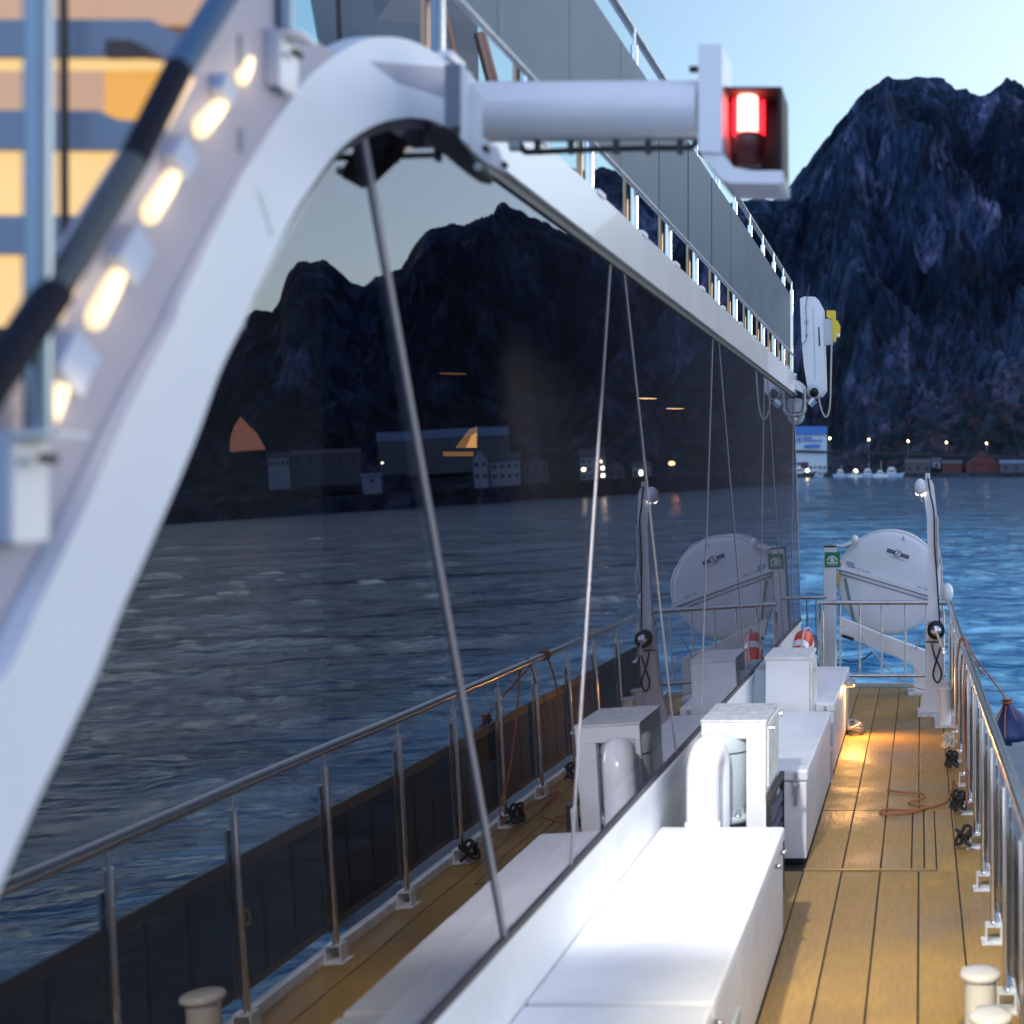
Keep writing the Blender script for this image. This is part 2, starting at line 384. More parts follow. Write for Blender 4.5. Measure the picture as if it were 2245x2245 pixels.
# hull under the deck
hull = thing('ship_hull', 'dark side of the ship under the deck edge down to the water', 'hull', (0, 8, -5))
hm = MB()
hm.prism([(.5, -8, DK - .12), (.34, 16.05, DK - .12), (.2, 16.05, -6.6), (.36, -8, -6.6)], (-.3, 0, 0))
hm.prism([(.5, 16.05, DK - .12), (-6, 16.05, DK - .12), (-6, 16.05, -6.6), (.2, 16.05, -6.6)], (0, -.3, 0))
part('side_plating', hm, M['hull'], hull)
pl = MB(); pl.prism([(.50, 9.3, -2.62), (1.75, 9.9, -2.62), (1.95, 12.6, -2.62), (1.6, 14.6, -2.62), (.47, 14.9, -2.62)], (0, 0, -.35))
single('boarding_platform', pl, M['greyhull'], 'grey blue platform jutting from the hull outside the rail', 'platform', (1, 12, -2.62), bev=.03)

# white wall under the glass
wall = thing('deckhouse_base_wall', 'white wall strip between the deck boxes and the lower edge of the glass', 'wall', (XW, 8, DK))
part('wall_plate', MB().box(-1.47, XW, .6, 15.22, DK - .01, -1.452), M['white'], wall, bev=.006)
part('ledge', MB().box(-1.47, XW + .012, .6, 15.22, -1.47, -1.44), M['white'], wall)

# ================================================================ GLASS WALL
gw = thing('glass_wall', 'long tinted glass wall mirroring the fjord, mountains and rail, with slanted joints', 'glass wall', (-1.37, 8, -1.44))
ZB, ZT = -1.432, 1.06
tops = [6.19, 6.47, 9.25, 9.5, 12.3, 12.55]; bots = [4.37, 5.2, 7.44, 8.27, 10.46, 11.3, 13.3, 14.1]
# joints as (Y at bottom, Y at top)
J = [(4.37, 3.36), (5.2, 6.2), (7.44, 6.46), (8.27, 9.25), (10.46, 9.5), (11.3, 12.3), (13.3, 12.55), (14.1, 15.1)]
def gp(Y, z, off=0): return Vector((GX(z, off), Y, z))
inner_px = [(-330, 2700), (-150, 2290), (0, 1945), (75, 1770), (203, 1499), (265, 1341), (302, 1258), (356, 1136), (389, 1060), (435, 948), (485, 808), (538, 700), (551, 662), (591, 580), (633, 488), (679, 414), (741, 331), (799, 286), (860, 262), (925, 259), (985, 281), (1046, 337), (1104, 381), (1209, 466)]
outer_px = [(-620, 2500), (-400, 2020), (-150, 1590), (0, 1496), (82, 1333), (178, 1134), (236, 1006), (289, 886), (385, 700), (385, 687), (430, 592), (476, 496), (526, 397), (567, 331), (621, 244), (671, 174), (737, 120), (799, 87), (857, 81), (907, 91), (948, 112), (981, 132), (1006, 145)]
# the near edge of the glass follows the arch
ic = [G(x, y) for x, y in inner_px]
def resample(pts, n):
    pts = bez(pts, 10); L = [0]
    for a, b in zip(pts, pts[1:]): L.append(L[-1] + (b - a).length)
    out = []
    for i in range(n):
        t = L[-1] * i / (n - 1); k = 0
        while k < len(L) - 2 and L[k+1] < t: k += 1
        f = (t - L[k]) / max(1e-9, L[k+1] - L[k]); out.append(pts[k].lerp(pts[k+1], f))
    return out
def pane(poly):
    n = len(poly); mb = MB(); b = Vector((-.01, 0, 0))
    a = [Vector(p) for p in poly]; mb.add(a, [list(range(n))[::-1]], 0)
    if (a[1]-a[0]).cross(a[2]-a[0]).x > 0: mb.f[-1] = mb.f[-1][::-1]
    mb.add([p + b for p in a], [list(range(n))], 1); mb.add(a + [p + b for p in a], [(i, (i+1) % n, n + (i+1) % n, n + i) for i in range(n)], 1)
    return part('pane', mb, [M['glass'], M['glassback']], gw)
g = .007
oc_mid = [G(x, y) for x, y in [(0, 1740), (150, 1440), (260, 1180), (340, 1000), (420, 830), (500, 640), (580, 460), (640, 370), (720, 260), (800, 200)]]
# first pane: from the arch to the first joint
near = [gp(4.37 - g, ZB), gp(.9, ZB)] + [Vector((GX(p.z), p.y, p.z)) for p in oc_mid] + [gp(3.36 - g, ZT)]
pane([p for p in near])
for i in range(len(J) - 1):
    (b0, t0), (b1, t1) = J[i], J[i + 1]
    pane([gp(b0 + g, ZB), gp(b1 - g, ZB), gp(t1 - g, ZT), gp(t0 + g, ZT)])
pane([gp(14.1 + g, ZB), gp(15.2, ZB), gp(15.2, ZT), gp(15.1 + g, ZT)])
for i, (b, t) in enumerate(J):
    wd = .034 if i == 0 else .02
    mb = MB(); d = .006 if i == 0 else .004
    mb.prism([gp(b - wd/2, ZB, d), gp(b + wd/2, ZB, d), gp(t + wd/2, ZT, d), gp(t - wd/2, ZT, d)], (-.03, 0, 0))
    part('joint_bar', mb, M['mull'] if 'mull' in M else M.setdefault('mull', mat('grey_joint_sealant', (.19, .18, .205), .5, var=.1)), gw)
part('lower_seal', MB().prism([gp(.9, ZB - .012, .012), gp(15.22, ZB - .012, .012), gp(15.22, ZB + .010, .008), gp(.9, ZB + .010, .008)], (-.03, 0, 0)), M['gasket'], gw)
part('upper_seal', MB().prism([gp(3.9, ZT - .035, .012), gp(15.22, ZT - .035, .012), gp(15.22, ZT + .01, .012), gp(3.9, ZT + .01, .012)], (-.03, 0, 0)), M['gasket'], gw)
part('corner_post', MB().prism([gp(15.19, ZB, .003), gp(15.22, ZB, .003), gp(15.22, ZT, .003), gp(15.19, ZT, .003)], (-.02, 0, 0)), M['steel_dull'], gw)

# ---- white arch and fascia
TH = .032
ain = resample([G(x, y, TH) for x, y in inner_px[:-2]], 90)
aout = resample([G(x, y, TH) for x, y in outer_px] + [], 90)
arch = thing('white_arch', 'broad white painted arch sweeping down at the near end of the glass wall', 'arch', (-1.3, 3, 0))
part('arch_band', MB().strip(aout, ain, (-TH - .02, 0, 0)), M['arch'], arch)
si = []
for i, p_ in enumerate(ain):
    d_ = (ain[min(i + 1, 89)] - ain[max(i - 1, 0)]); n_ = Vector((0, d_.z, -d_.y)).normalized()
    if n_.y < 0 and False: n_ = -n_
    si.append((p_, n_))
part('weld_seam', MB().tube([G(567, 418, TH + .001), G(578, 455, TH + .001), G(596, 517, TH + .001)], .0015, 5), M['greyvent'], arch)
part('arch_seal', MB().strip([Vector((GX(p_.z, .012), p_.y, p_.z)) - n_*.01 for p_, n_ in si], [Vector((GX(p_.z, .012), p_.y, p_.z)) + n_*.03 for p_, n_ in si], (-.02, 0, 0)), M['gasket'], arch)
fas = thing('white_fascia', 'long straight white beam above the glass wall running away from the arch', 'beam', (-1.33, 10, 1.05))
fm = MB(); a0 = ain[-1]; b0 = aout[-1]
pf = [Vector((GX(ZT, TH), a0.y, a0.z)), gp(4.5, ZT, TH), gp(15.24, ZT, TH), gp(15.24, 1.275, TH), gp(5.0, 1.275, TH), gp(4.2, 1.27, TH), Vector((GX(b0.z, TH), b0.y, b0.z))]
part('beam_plate', MB().prism(pf, (-TH - .02, 0, 0)), M['white_gloss'], fas)
part('deck_slab', MB().box(-7, -1.43, 3.95, 15.2, 1.1, 1.28), M['white'], fas)
for yy in (8.05, 11.9):
    part('weld_line', MB().prism([gp(yy, ZT, TH + .001), gp(yy + .006, ZT, TH + .001), gp(yy + .006, 1.275, TH + .001), gp(yy, 1.275, TH + .001)], (-.01, 0, 0)), M['greyvent'], fas)

# ---- lounge behind the glass
lounge = thing('lounge_interior', 'dark lounge seen dimly through the tinted glass', 'room', (-4, 9, -1.5))
part('floor', MB().box(-7, -1.48, 3.6, 15.1, -1.6, -1.5).prism([(-7, 15.1, -1.6), (-1.5, 15.1, -1.6), (-2.3, 20, -1.6), (-7, 20, -1.6)], (0, 0, .1)), M['room'], lounge)
part('ceiling', MB().box(-7, -1.48, 3.6, 15.1, 1.03, 1.09).prism([(-7, 15.1, 1.03), (-1.5, 15.1, 1.03), (-2.3, 20, 1.03), (-7, 20, 1.03)], (0, 0, .06)), M['room'], lounge)
part('front_wall', MB().box(-7, -1.6, 3.66, 3.7, -1.6, 1.08), M['room'], lounge)
part('back_wall', MB().box(-7.1, -7, 3.6, 20, -1.6, 1.1), M['room'], lounge)
part('end_wall', MB().box(-7, -2.25, 19.9, 20, -1.6, 1.1).prism([(-1.44, 15.16, -1.6), (-1.47, 15.16, -1.6), (-2.33, 20, -1.6), (-2.3, 20, -1.6)], (0, 0, 2.7)), M['room'], lounge)
single('lounge_handrail', MB().tube([(-1.95, 4.2, -.93), (-1.95, 15.0, -.93)], .018, 8), mat('pale_rail', (.55, .55, .52), .4), 'pale handrail running along inside the glass wall', 'handrail', (-1.95, 9, -.93))
# lamps inside
def ceil_lamp(x, y, Y, lab):
    p = P(x, y, Y); t = thing('ceiling_lamp', lab, 'lamp', (p.x, p.y, 1.03), 'ceiling lamps inside the lounge')
    part('shade', MB().lathe([(.0, 0), (.1, 0), (.13, -.04), (.135, -.05), (.0, -.03)], (p.x, p.y, 1.03), seg=20), M['brown'], t)
    part('lamp_glass', MB().lathe([(.0, -.045), (.11, -.046), (.11, -.052), (.0, -.06)], (p.x, p.y, 1.03), seg=20), M['lampwarm'] if Y > 12 else M['lampdim'], t)
ceil_lamp(1417, 872, 14.6, 'glowing ceiling lamp behind the glass, nearer of the two right of the slanted joints')
ceil_lamp(1480, 893, 16.4, 'glowing ceiling lamp behind the glass, farther of the two near the far end')
ceil_lamp(993, 806, 11.5, 'dim ceiling lamp behind the glass above the lit lounge window')
p = P(1028, 965, 9.0)
t = thing('wall_lamp', 'amber wall lamp glowing deep inside the lounge', 'lamp', (p.x, p.y, p.z))
part('glow_panel', MB().prism([(p.x - .09, p.y, p.z - .05), (p.x + .055, p.y, p.z - .05), (p.x + .055, p.y, p.z + .09), (p.x, p.y, p.z + .07)], (0, .03, 0)), M['amber2'] if 'amber2' in M else M.setdefault('amber2', mat('amber_glow', (.6, .35, .1), .4, emit=(1, .5, .1), estr=.14)), t)
part('glow_core', MB().prism([(p.x - .02, p.y - .004, p.z - .05), (p.x + .05, p.y - .004, p.z - .05), (p.x + .05, p.y - .004, p.z + .05), (p.x + .02, p.y - .004, p.z + .03)], (0, .002, 0)), mat('amber_core', (.4, .25, .1), .4, emit=(1, .55, .15), estr=.5), t)
part('glow_shelf', MB().box(p.x - .17, p.x + .02, p.y, p.y + .03, p.z - .105, p.z - .075), M['amber2'], t)
part('bracket', MB().box(p.x + .056, p.x + .075, p.y + .0, p.y + .04, -1.5, p.z + .1), M['brown'], t)

# ================================================================ DECK BOXES
def locker(y0, y1, z1, lab, latch=True, x0=XW + .002, x1=-.694, lid=.07):
    t = thing('deck_locker', lab, 'deck box', ((x0+x1)/2, y0, DK), 'white deck lockers along the wall')
    part('box', MB().box(x0, x1 - .008, y0 + .008, y1 - .006, DK + .03, z1 - lid - .006), M['white'], t, bev=.008)
    lid_ = part('lid', MB().box(x0, x1, y0, y1, z1 - lid, z1), M['white'], t, bev=.012)
    part('plinth', MB().box(x0, x1 - .03, y0 + .03, y1 - .02, DK - .001, DK + .03), M['dark'], t)
    if latch:
        lx = x1 - .075
        part('latch', MB().box(lx - .012, lx + .012, y0 - .016, y0, z1 - .055, z1 - .02).box(lx - .016, lx + .016, y0 - .026, y0 + .008, z1 - .16, z1 - .1)
             .tube([(lx - .02, y0 - .012, z1 - .1), (lx - .02, y0 - .012, z1 - .065), (lx + .02, y0 - .012, z1 - .065), (lx + .02, y0 - .012, z1 - .1)], .005, 6)
             .box(lx - .010, lx + .010, y0 - .016, y0 + .008, z1 - .22, z1 - .16), M['steel_dull'], lid_)
    return t
z1 = -1.72
L0 = locker(2.3, 4.57, z1, 'nearest white deck locker, blue in the dusk at the bottom edge', latch=False)
L1 = locker(4.6, 7.0, z1, 'long white deck locker glaring under the floodlight in front of the pipe', latch=False)
for L, ys in ((L1, (4.62,)), (L1, (6.55, 6.8))):
    for yy in ys:
        part('hinge', MB().lathe([(0, 0), (.012, 0), (.012, .03), (0, .03)], (-.694, yy, -1.80), 'X', 10), M['steel_dull'], L)
part('vent_plate', MB().box(-.7, -.69, 5.05, 5.25, -2.12, -1.98), M['greyvent'], L1)
L3 = locker(8.42, 10.66, z1, 'white deck locker with steel latch on its front beside the cabinet')
L5 = locker(11.05, 13.37, z1, 'farthest white deck locker, lit pink by the warm deck lamp')
# electrical dark strip between lockers 3 and 5
single('cable_box', MB().box(-.86, -.74, 10.72, 10.98, DK, -1.8).box(-.80, -.76, 10.70, 10.72, -2.2, -1.82), M['dark'], 'small black box in the gap between the two far lockers', 'box', (-.8, 10.8, DK))
single('lamp_post_stub', MB().box(-.74, -.70, 10.75, 10.95, DK, DK + .25), M['greyvent'], 'short grey stub bracket at the deck between two lockers', 'bracket', (-.72, 10.8, DK))

# hood over the ventilator
hd = thing('ventilator_hood', 'white square hood with open arched front and wet top, over the ventilator', 'hood', (-1.0, 7.6, DK))
x0, x1, y0, y1, zt = -1.17, -.825, 7.3, 7.88, -1.226
hmb = MB()
hmb.box(x0, x1, y0, y1, zt - .1, zt - .012)          # top beam
hmb.box(-.93, x1, y0, y1, DK, zt - .1)               # right leg
hmb.box(x0, -.93, y1 - .05, y1, DK, zt - .1)         # back
hmb.box(x0, x0 + .03, y0, y1 - .05, -1.60, zt - .1)
part('shell', hmb, M['white'], hd, bev=.006)
part('top_plate', MB().box(x0 - .004, x1 + .006, y0 - .006, y1 + .004, zt - .012, zt), M['wet_top'], hd, bev=.003)
for yy in (7.36, 7.82):
    part('hinge_pin', MB().tube([(x1, yy, zt - .05), (x1 + .04, yy, zt - .05)], .009, 8).tube([(x1 + .028, yy, zt - .05), (x1 + .034, yy, zt - .05)], .016, 8), M['steel'], hd)
sd_ = part('side_door', MB().box(x1, x1 + .012, 7.34, 7.84, -1.59, zt - .02), M['white_worn'], hd, bev=.003)
vm = thing('ventilator', 'grey green mushroom ventilator standing under the white hood', 'ventilator', (-1.065, 7.41, DK))
c = (-1.065, 7.41, 0)
part('drum', MB().lathe([(.0, -1.30), (.12, -1.302), (.135, -1.312), (.137, -1.40), (.137, -1.405), (.137, -1.68), (.125, -1.70), (.125, -1.74)], c, seg=32), M['greyvent'], vm)
part('seam', MB().lathe([(.1375, -1.40), (.1395, -1.404), (.1375, -1.408)], c, seg=32), M['dark'], vm)
part('flange', MB().lathe([(.125, -1.74), (.155, -1.742), (.155, -1.775), (.12, -1.78)], c, seg=32), M['greyvent'], vm)
part('rubber_ring', MB().lathe([(.1555, -1.775), (.158, -1.785), (.1555, -1.795), (.12, -1.8)], c, seg=32), M['dark'], vm)
part('foot_pipe', MB().lathe([(.13, -1.8), (.1, -1.86), (.1, DK)], c, seg=32), M['greyvent'], vm)
for a in (-20, -50, -80, -110):
    part('bolt', MB().lathe([(0, .03), (.012, .03), (.012, .012), (.018, .01), (.018, 0)], (c[0] + .14*math.cos(R_(a)), c[1] + .14*math.sin(R_(a)), -1.742), seg=8), M['steel'], vm)
gn = thing('gooseneck_pipe', 'thick white gooseneck vent pipe bending over in front of the hood', 'pipe', (-1.1, 7.15, DK))
gx = -1.10; pts = [(gx, 7.16, DK)] + [(gx, 7.16, -1.7)] + [(gx, 7.16 - .1*(1-math.cos(a)) , -1.42 + .1*math.sin(a)) for a in np.linspace(0, math.pi, 10)] + [(gx, 6.96, -1.72)]
gx = -1.085
pts = [(gx, 7.20, -2.3), (gx, 7.20, -1.45)] + [(gx - .03*(1-math.cos(a))*.5, 7.20 - .1*(1 - math.cos(a)), -1.45 + .1*math.sin(a)) for a in np.linspace(.15, math.pi, 14)] + [(gx - .03, 7.0, -1.70), (gx-.03, 7.0, -1.72)]
part('bent_pipe', MB().tube(pts, .083, 24), M['white_gloss'], gn)
part('collar', MB().lathe([(.083, -1.69), (.092, -1.7), (.092, -1.74), (.083, -1.745)], (gx - .03, 7.0, 0), seg=24), M['white_gloss'], gn)
# black framed grille beside the hood
gr = thing('grille_frame', 'black framed louvre standing between the hood and the next locker', 'grille', (-.79, 7.5, DK))
part('frame', MB().box(-.81, -.785, 7.17, 7.20, DK, -1.62).box(-.81, -.785, 7.87, 7.90, DK, -1.62).box(-.81, -.785, 7.20, 7.87, -1.65, -1.62), M['dark'], gr)
for k in range(6):
    zz = -1.72 - k * .09
    part('slat', MB().box(-.806, -.792, 7.2, 7.87, zz - .06, zz), M['greypanel'], gr)
part('edge_post', MB().box(-.825, -.81, 7.17, 7.25, DK, -1.64), M['white'], gr)

# tall cabinet 4
cb = thing('electrical_cabinet', 'tall white cabinet standing behind the latched locker', 'cabinet', (-1.04, 11.0, DK))
part('body', MB().box(-1.215, -.87, 10.72, 11.33, DK, -1.33), M['white'], cb, bev=.008)
part('top', MB().box(-1.222, -.862, 10.71, 11.34, -1.33, -1.302), M['white_worn'], cb, bev=.005)
cd_ = part('door', MB().box(-.868, -.853, 10.76, 11.29, -1.95, -1.36), M['white_worn'], cb, bev=.003)
for zz in (-1.42, -1.85):
    part('hinge', MB().box(-.853, -.838, 10.9, 10.94, zz - .03, zz), M['steel_dull'], cd_)
part('black_base', MB().box(-.853, -.80, 10.75, 11.0, -2.0, -1.96), M['dark'], cb)
single('low_duct', MB().box(XW, -1.216, 10.9, 11.6, DK, -1.43), mat('blue_grey_duct', (.3, .42, .52), .5), 'low blue grey duct squeezed between the wall and the tall cabinet', 'duct', (-1.27, 11, DK))

# lifebuoy
p = P(1757, 1420, 12.6)
lb = thing('lifebuoy', 'orange red lifebuoy with white rope hung edge-on by the wall', 'lifebuoy', p)
cc = Vector((p.x, p.y + .2, p.z - .17)); R0 = .24
ang = R_(86)
def lbpt(a, R=R0, o=0): return cc + Vector((math.cos(a) * R * math.cos(ang) + o * math.sin(ang), math.cos(a) * R * math.sin(ang) - o * math.cos(ang), math.sin(a) * R))
part('ring', MB().tube([lbpt(2*math.pi*i/32) for i in range(32)], .075, 14, closed=True), M['red'], lb)
for a in (45, 135, 225, 315):
    part('reflective_band', MB().tube([lbpt(R_(a + d)) for d in (-7, 0, 7)], .078, 14), M['printw'], lb)
rp_ = [lbpt(2*math.pi*i/48, R0 + .085 + .03*abs(math.sin(4*math.pi*i/48)), .03) for i in range(48)]
part('grab_rope', MB().tube(rp_, .009, 6, closed=True), M['ropew'], lb)
part('bracket', MB().box(cc.x - .1, cc.x + .02, cc.y - .02, cc.y + .02, DK, cc.z - .2), M['white'], lb)

# ================================================================ SHIP'S RAIL
rail = thing('side_rail', 'steel side rail with dark screens along the right edge of the deck', 'railing', (.37, 8, DK))
part('handrail', MB().tube([(XR(y), y, -1.22) for y in np.linspace(.7, 14.95, 40)], .028, 12), M['steel'], rail)
PZ = [6.98 + .925 * k for k in range(-6, 9)]
mm_ = M['mesh'].node_tree; bs_ = mm_.nodes['Principled BSDF']; tr_ = NN(mm_, 'ShaderNodeBsdfTransparent'); mx_ = NN(mm_, 'ShaderNodeMixShader'); mx_.inputs[0].default_value = .72
mm_.links.new(tr_.outputs[0], mx_.inputs[1]); mm_.links.new(bs_.outputs[0], mx_.inputs[2]); mm_.links.new(mx_.outputs[0], mm_.nodes['Material Output'].inputs[0])
st_post = mesh_from('stanchion', MB().tube([(0, 0, .09), (0, 0, .99)], .019, 12), M['steel'])
st_pin = mesh_from('rail_pin', MB().tube([(0, 0, .985), (0, 0, 1.06)], .008, 8), M['steel'])
st_clamp = mesh_from('clamp_bar', MB().box(.021, .033, -.022, .022, .15, .9).box(.0, .033, -.01, .01, .2, .23).box(.0, .033, -.01, .01, .8, .83), M['steel_dull'])
bb = MB(); s = .042
bb.box(-s, s, -s, s, 0, .008).box(-s, s, -s, s, .082, .09).box(-s, -s + .008, -s, s, .008, .082).box(s - .008, s, -s, s, .008, .082).box(-s-.02, s+.02, -s-.02, s+.02, -.004, .004)
st_base = mesh_from('base_box', bb, M['white_worn'])
st_bolt = mesh_from('base_bolt', MB().lathe([(0, .018), (.01, .018), (.01, 0)], (.0, -.026, .09), seg=6), M['steel'])
for k, Y in enumerate(PZ):
    x = XR(Y); q = part('stanchion', st_post, None, rail, loc=(x, Y, DK))
    for nm, me in (('rail_pin', st_pin), ('clamp_bar', st_clamp), ('base_box', st_base), ('base_bolt', st_bolt)):
        c_ = bpy.data.objects.new(nm, me); COL.objects.link(c_); c_.parent = q; OFF[c_.name] = OFF[q.name]
    if k < len(PZ) - 1:
        Y2 = PZ[k + 1]; xa, xb = XR(Y) + .034, XR(Y2) + .034
        za, zb = -2.11, -1.54
        def pan(z0, z1, o=0, t=.006): return MB().prism([(xa + o, Y + .02, z0), (xb + o, Y2 - .02, z0), (xb + o, Y2 - .02, z1), (xa + o, Y + .02, z1)], (t, 0, 0))
        part('screen_panel', pan(za, zb - .06), M['mesh'], rail)
        part('screen_hem', pan(zb - .06, zb, -.003, .012), M['meshtrim'], rail)
        part('lower_hem', pan(za - .035, za, -.003, .012), M['meshtrim'], rail)
        for f in (.33, .66):      # intermediate thin uprights
            ym = Y + (Y2 - Y) * f; xm = XR(ym) + .05
            part('upright', MB().tube([(xm, ym, -2.15), (xm, ym, -1.57)], .009, 6), M['steel'], rail)
# small hooks
for Y in (6.055,):
    part('snap_hook', MB().tube(bez([(XR(Y) - .03, Y, -1.75), (XR(Y) - .045, Y, -1.79), (XR(Y) - .03, Y, -1.83), (XR(Y) - .02, Y, -1.79), (XR(Y) - .03, Y, -1.75)], 4), .004, 5), M['brass'], rail)

# transverse rail at the far end
cr = thing('end_rail', 'steel rail crossing the far end of the deck in front of the raft canister', 'railing', (-.4, 14.9, DK))
YE = 14.9
part('top_bar', MB().tube([P(1796, 1321, YE), P(2081, 1321, YE)], .026, 12), M['steel_dull'], cr)
part('bottom_bar', MB().tube([P(1862, 1481, YE), P(2074, 1481, YE)], .02, 10), M['steel_dull'], cr)
for x in (1842, 1885, 1933, 1985, 2031):
    part('baluster', MB().tube([P(x, 1321, YE), P(x, 1481, YE)], .0105, 8), M['steel'], cr)
for x in (1801, 2066):
    a = P(x, 1325, YE); part('stanchion', MB().tube([a + Vector((0, 0, -.07)), (a.x, a.y, DK)], .028, 12).tube([a, a + Vector((0, 0, -.08))], .01, 6), M['steel_dull'], cr)
part('far_bar', MB().tube([P(1742, 1311, 15.7), P(1812, 1309, 15.7)], .02, 10), M['steel_dull'], cr)
part('far_box', MB().box(-1.55, -1.2, 15.7, 15.75, -2.25, -1.65), M['greyvent'], cr)
for x in (1748, 1770, 1790): part('baluster', MB().tube([P(x, 1311, 15.7), P(x, 1560, 15.7)], .012, 8), M['steel_dull'], cr)
part('side_screen', MB().box(-1.45, -1.15, 15.3, 15.33, DK, -1.62), mat('brown_grey_board', (.22, .17, .17), .5), cr)

# ================================================================ DAVIT
dv = thing('davit', 'slim white davit with winch standing at the far right of the deck', 'davit', (.13, 14, DK))
YD = 14.0
def q3(cx, cy): return (1700 + cx/3.545, 1000 + cy/3.545)
def D(cx, cy, Y=YD): return P(*q3(cx, cy), Y)
part('column', MB().prism([D(1187, 1285), D(1183, 700), D(1176, 470), D(1258, 470), D(1266, 700), D(1272, 1285)], (0, .12, 0)), M['white'], dv, bev=.02)
part('boom', MB().prism([D(1176, 472), D(1148, 270), D(1150, 215), D(1170, 178), D(1215, 186), D(1232, 230), D(1258, 472)], (0, .09, 0)), M['white'], dv, bev=.01)
part('foot', MB().prism([D(1160, 1985), D(1160, 2010), D(1300, 2010), D(1300, 1985), D(1292, 1285), D(1185, 1285)], (0, .16, 0)), M['white'], dv, bev=.01)
part('gusset', MB().prism([(-.02, YD + .02, DK), (.06, YD + .02, DK), (.085, YD + .02, DK + .55)], (0, .04, 0)), M['white'], dv)
part('base_plate', MB().box(-.03, .27, YD - .12, YD + .3, DK, DK + .03), M['white_worn'], dv)
part('collar', MB().prism([D(1170, 1275), D(1170, 1320), D(1305, 1320), D(1305, 1275)], (0, .2, 0)).box(.09, .2, YD - .03, YD, -1.55, -1.35), M['white_worn'], dv)
for cx in (1174, 1192): part('sheave_pin', MB().tube([D(cx, 180), D(cx - 1, 132)], .012, 8), M['white'], dv)
part('boom_head', MB().sphere(D(1126, 245), .085, 16, sc=(.75, .9, 1.1)), M['white'], dv)
part('boom_lamp', MB().sphere(D(1128, 285), .055, 12, sc=(1, 1, .7)), mat('pale_lens', (.8, .82, .78), .2, emit=(1, .95, .8), estr=.8), dv)
part('hook', MB().tube(bez([D(1122, 300), D(1135, 320), D(1130, 345), D(1142, 352)], 5), .012, 6).tube([D(1122, 300), D(1122, 325)], .02, 6), M['steel_dull'], dv)
part('fall_rope', MB().tube(bez([D(1185, 170, YD - .02), D(1205, 300, YD - .02), D(1232, 440, YD - .03), D(1238, 700, YD - .03), D(1252, 900, YD - .03), D(1268, 1150, YD - .03), D(1276, 1290, YD - .05)], 6), .008, 6), M['ropeb'], dv)
part('fall_sheath', MB().tube([D(1258, 470, YD - .02), D(1262, 700, YD - .02), D(1264, 860, YD-.02)], .012, 6), M['ropew'], dv)
part('white_line', MB().tube(bez([D(1264, 700), D(1290, 850), D(1292, 1000), D(1278, 1100)], 6), .01, 6), M['ropew'], dv)
wc = D(1248, 1352, YD - .1)
wd_ = part('winch_drum', MB().lathe([(0, -.06), (.09, -.06), (.09, -.045), (.06, -.04), (.06, .04), (.09, .045), (.09, .06), (0, .06)], wc, 'Y', 20), M['dark'], dv)
part('winch_hub', MB().lathe([(0, -.09), (.05, -.09), (.055, -.06)], wc, 'Y', 16), M['steel'], wd_)
part('crank_handle', MB().bar(wc + Vector((0, -.09, 0)), D(1310, 1525, YD - .19), .025, .012, up=(0, 1, 0)).tube([D(1310, 1525, YD - .19), D(1310, 1525, YD - .27)], .016, 8), M['steel'], wd_)
part('crank_bar', MB().tube([D(1160, 1445, YD-.05), D(1270, 1445, YD-.05)], .008, 6), M['dark'], dv)
part('hanging_line', MB().tube(bez([D(1215, 1460, YD - .06), D(1240, 1560, YD - .06), D(1290, 1680, YD - .06), D(1262, 1760, YD - .06), D(1225, 1700, YD - .06), D(1250, 1590, YD - .06), D(1285, 1480, YD - .06)], 6), .009, 6), M['ropeb'], dv)
dcap = D(1335, 1060, 14.6)
single('white_fender', MB().sphere(dcap, .085, 16, sc=(.8, 1.0, 1.2)), M['white'], 'small rounded white fender beyond the davit beside the rail corner', 'fender', dcap)

# ================================================================ RAFT CANISTER
def A(cx, cy, Y): return P(1800 + cx/3.64, 1130 + cy/3.64, Y)
YC = 16.1
cc = A(543, 545, YC); RR = .62; sl = math.atan2(660 - 445, 855 - 135)      # slope of the joint
rc = thing('raft_canister', 'big round white life raft canister with dark print lying on its cradle', 'raft canister', (cc.x, cc.y, cc.z - RR))
def half(R, a0, a1): 
    pr = [(0.0, -.03), (R*.55, -.028), (R*.9, -.015), (R*.965, .0), (R, .035), (R, .9), (R*.965, .95), (0, .97)]
    return MB().lathe(pr, cc, 'Y', 48, a0=a0, a1=a1)
part('lid_shell', half(RR, -sl, math.pi - sl), M['gel'], rc)
part('bottom_shell', half(RR*1.0 - .012, math.pi - sl, 2*math.pi - sl), M['gel'], rc)
dx = Vector((math.cos(sl), 0, -math.sin(sl))); dz = Vector((math.sin(sl), 0, math.cos(sl)))
part('joint_flange', MB().prism([cc + dx*-(RR+.03) + dz*.012, cc + dx*(RR+.03) + dz*.012, cc + dx*(RR+.03) + dz*.066, cc + dx*-(RR+.03) + dz*.066], (0, 1.0, 0)).v and MB().prism([cc + Vector((0, -.05, 0)) + dx*-(RR+.02) + dz*.0, cc + Vector((0, -.05, 0)) + dx*(RR+.02) + dz*.0, cc + Vector((0, -.05, 0)) + dx*(RR+.02) + dz*.055, cc + Vector((0, -.05, 0)) + dx*-(RR+.02) + dz*.055], (0, 1.03, 0)), M['gel'], rc, bev=.012)
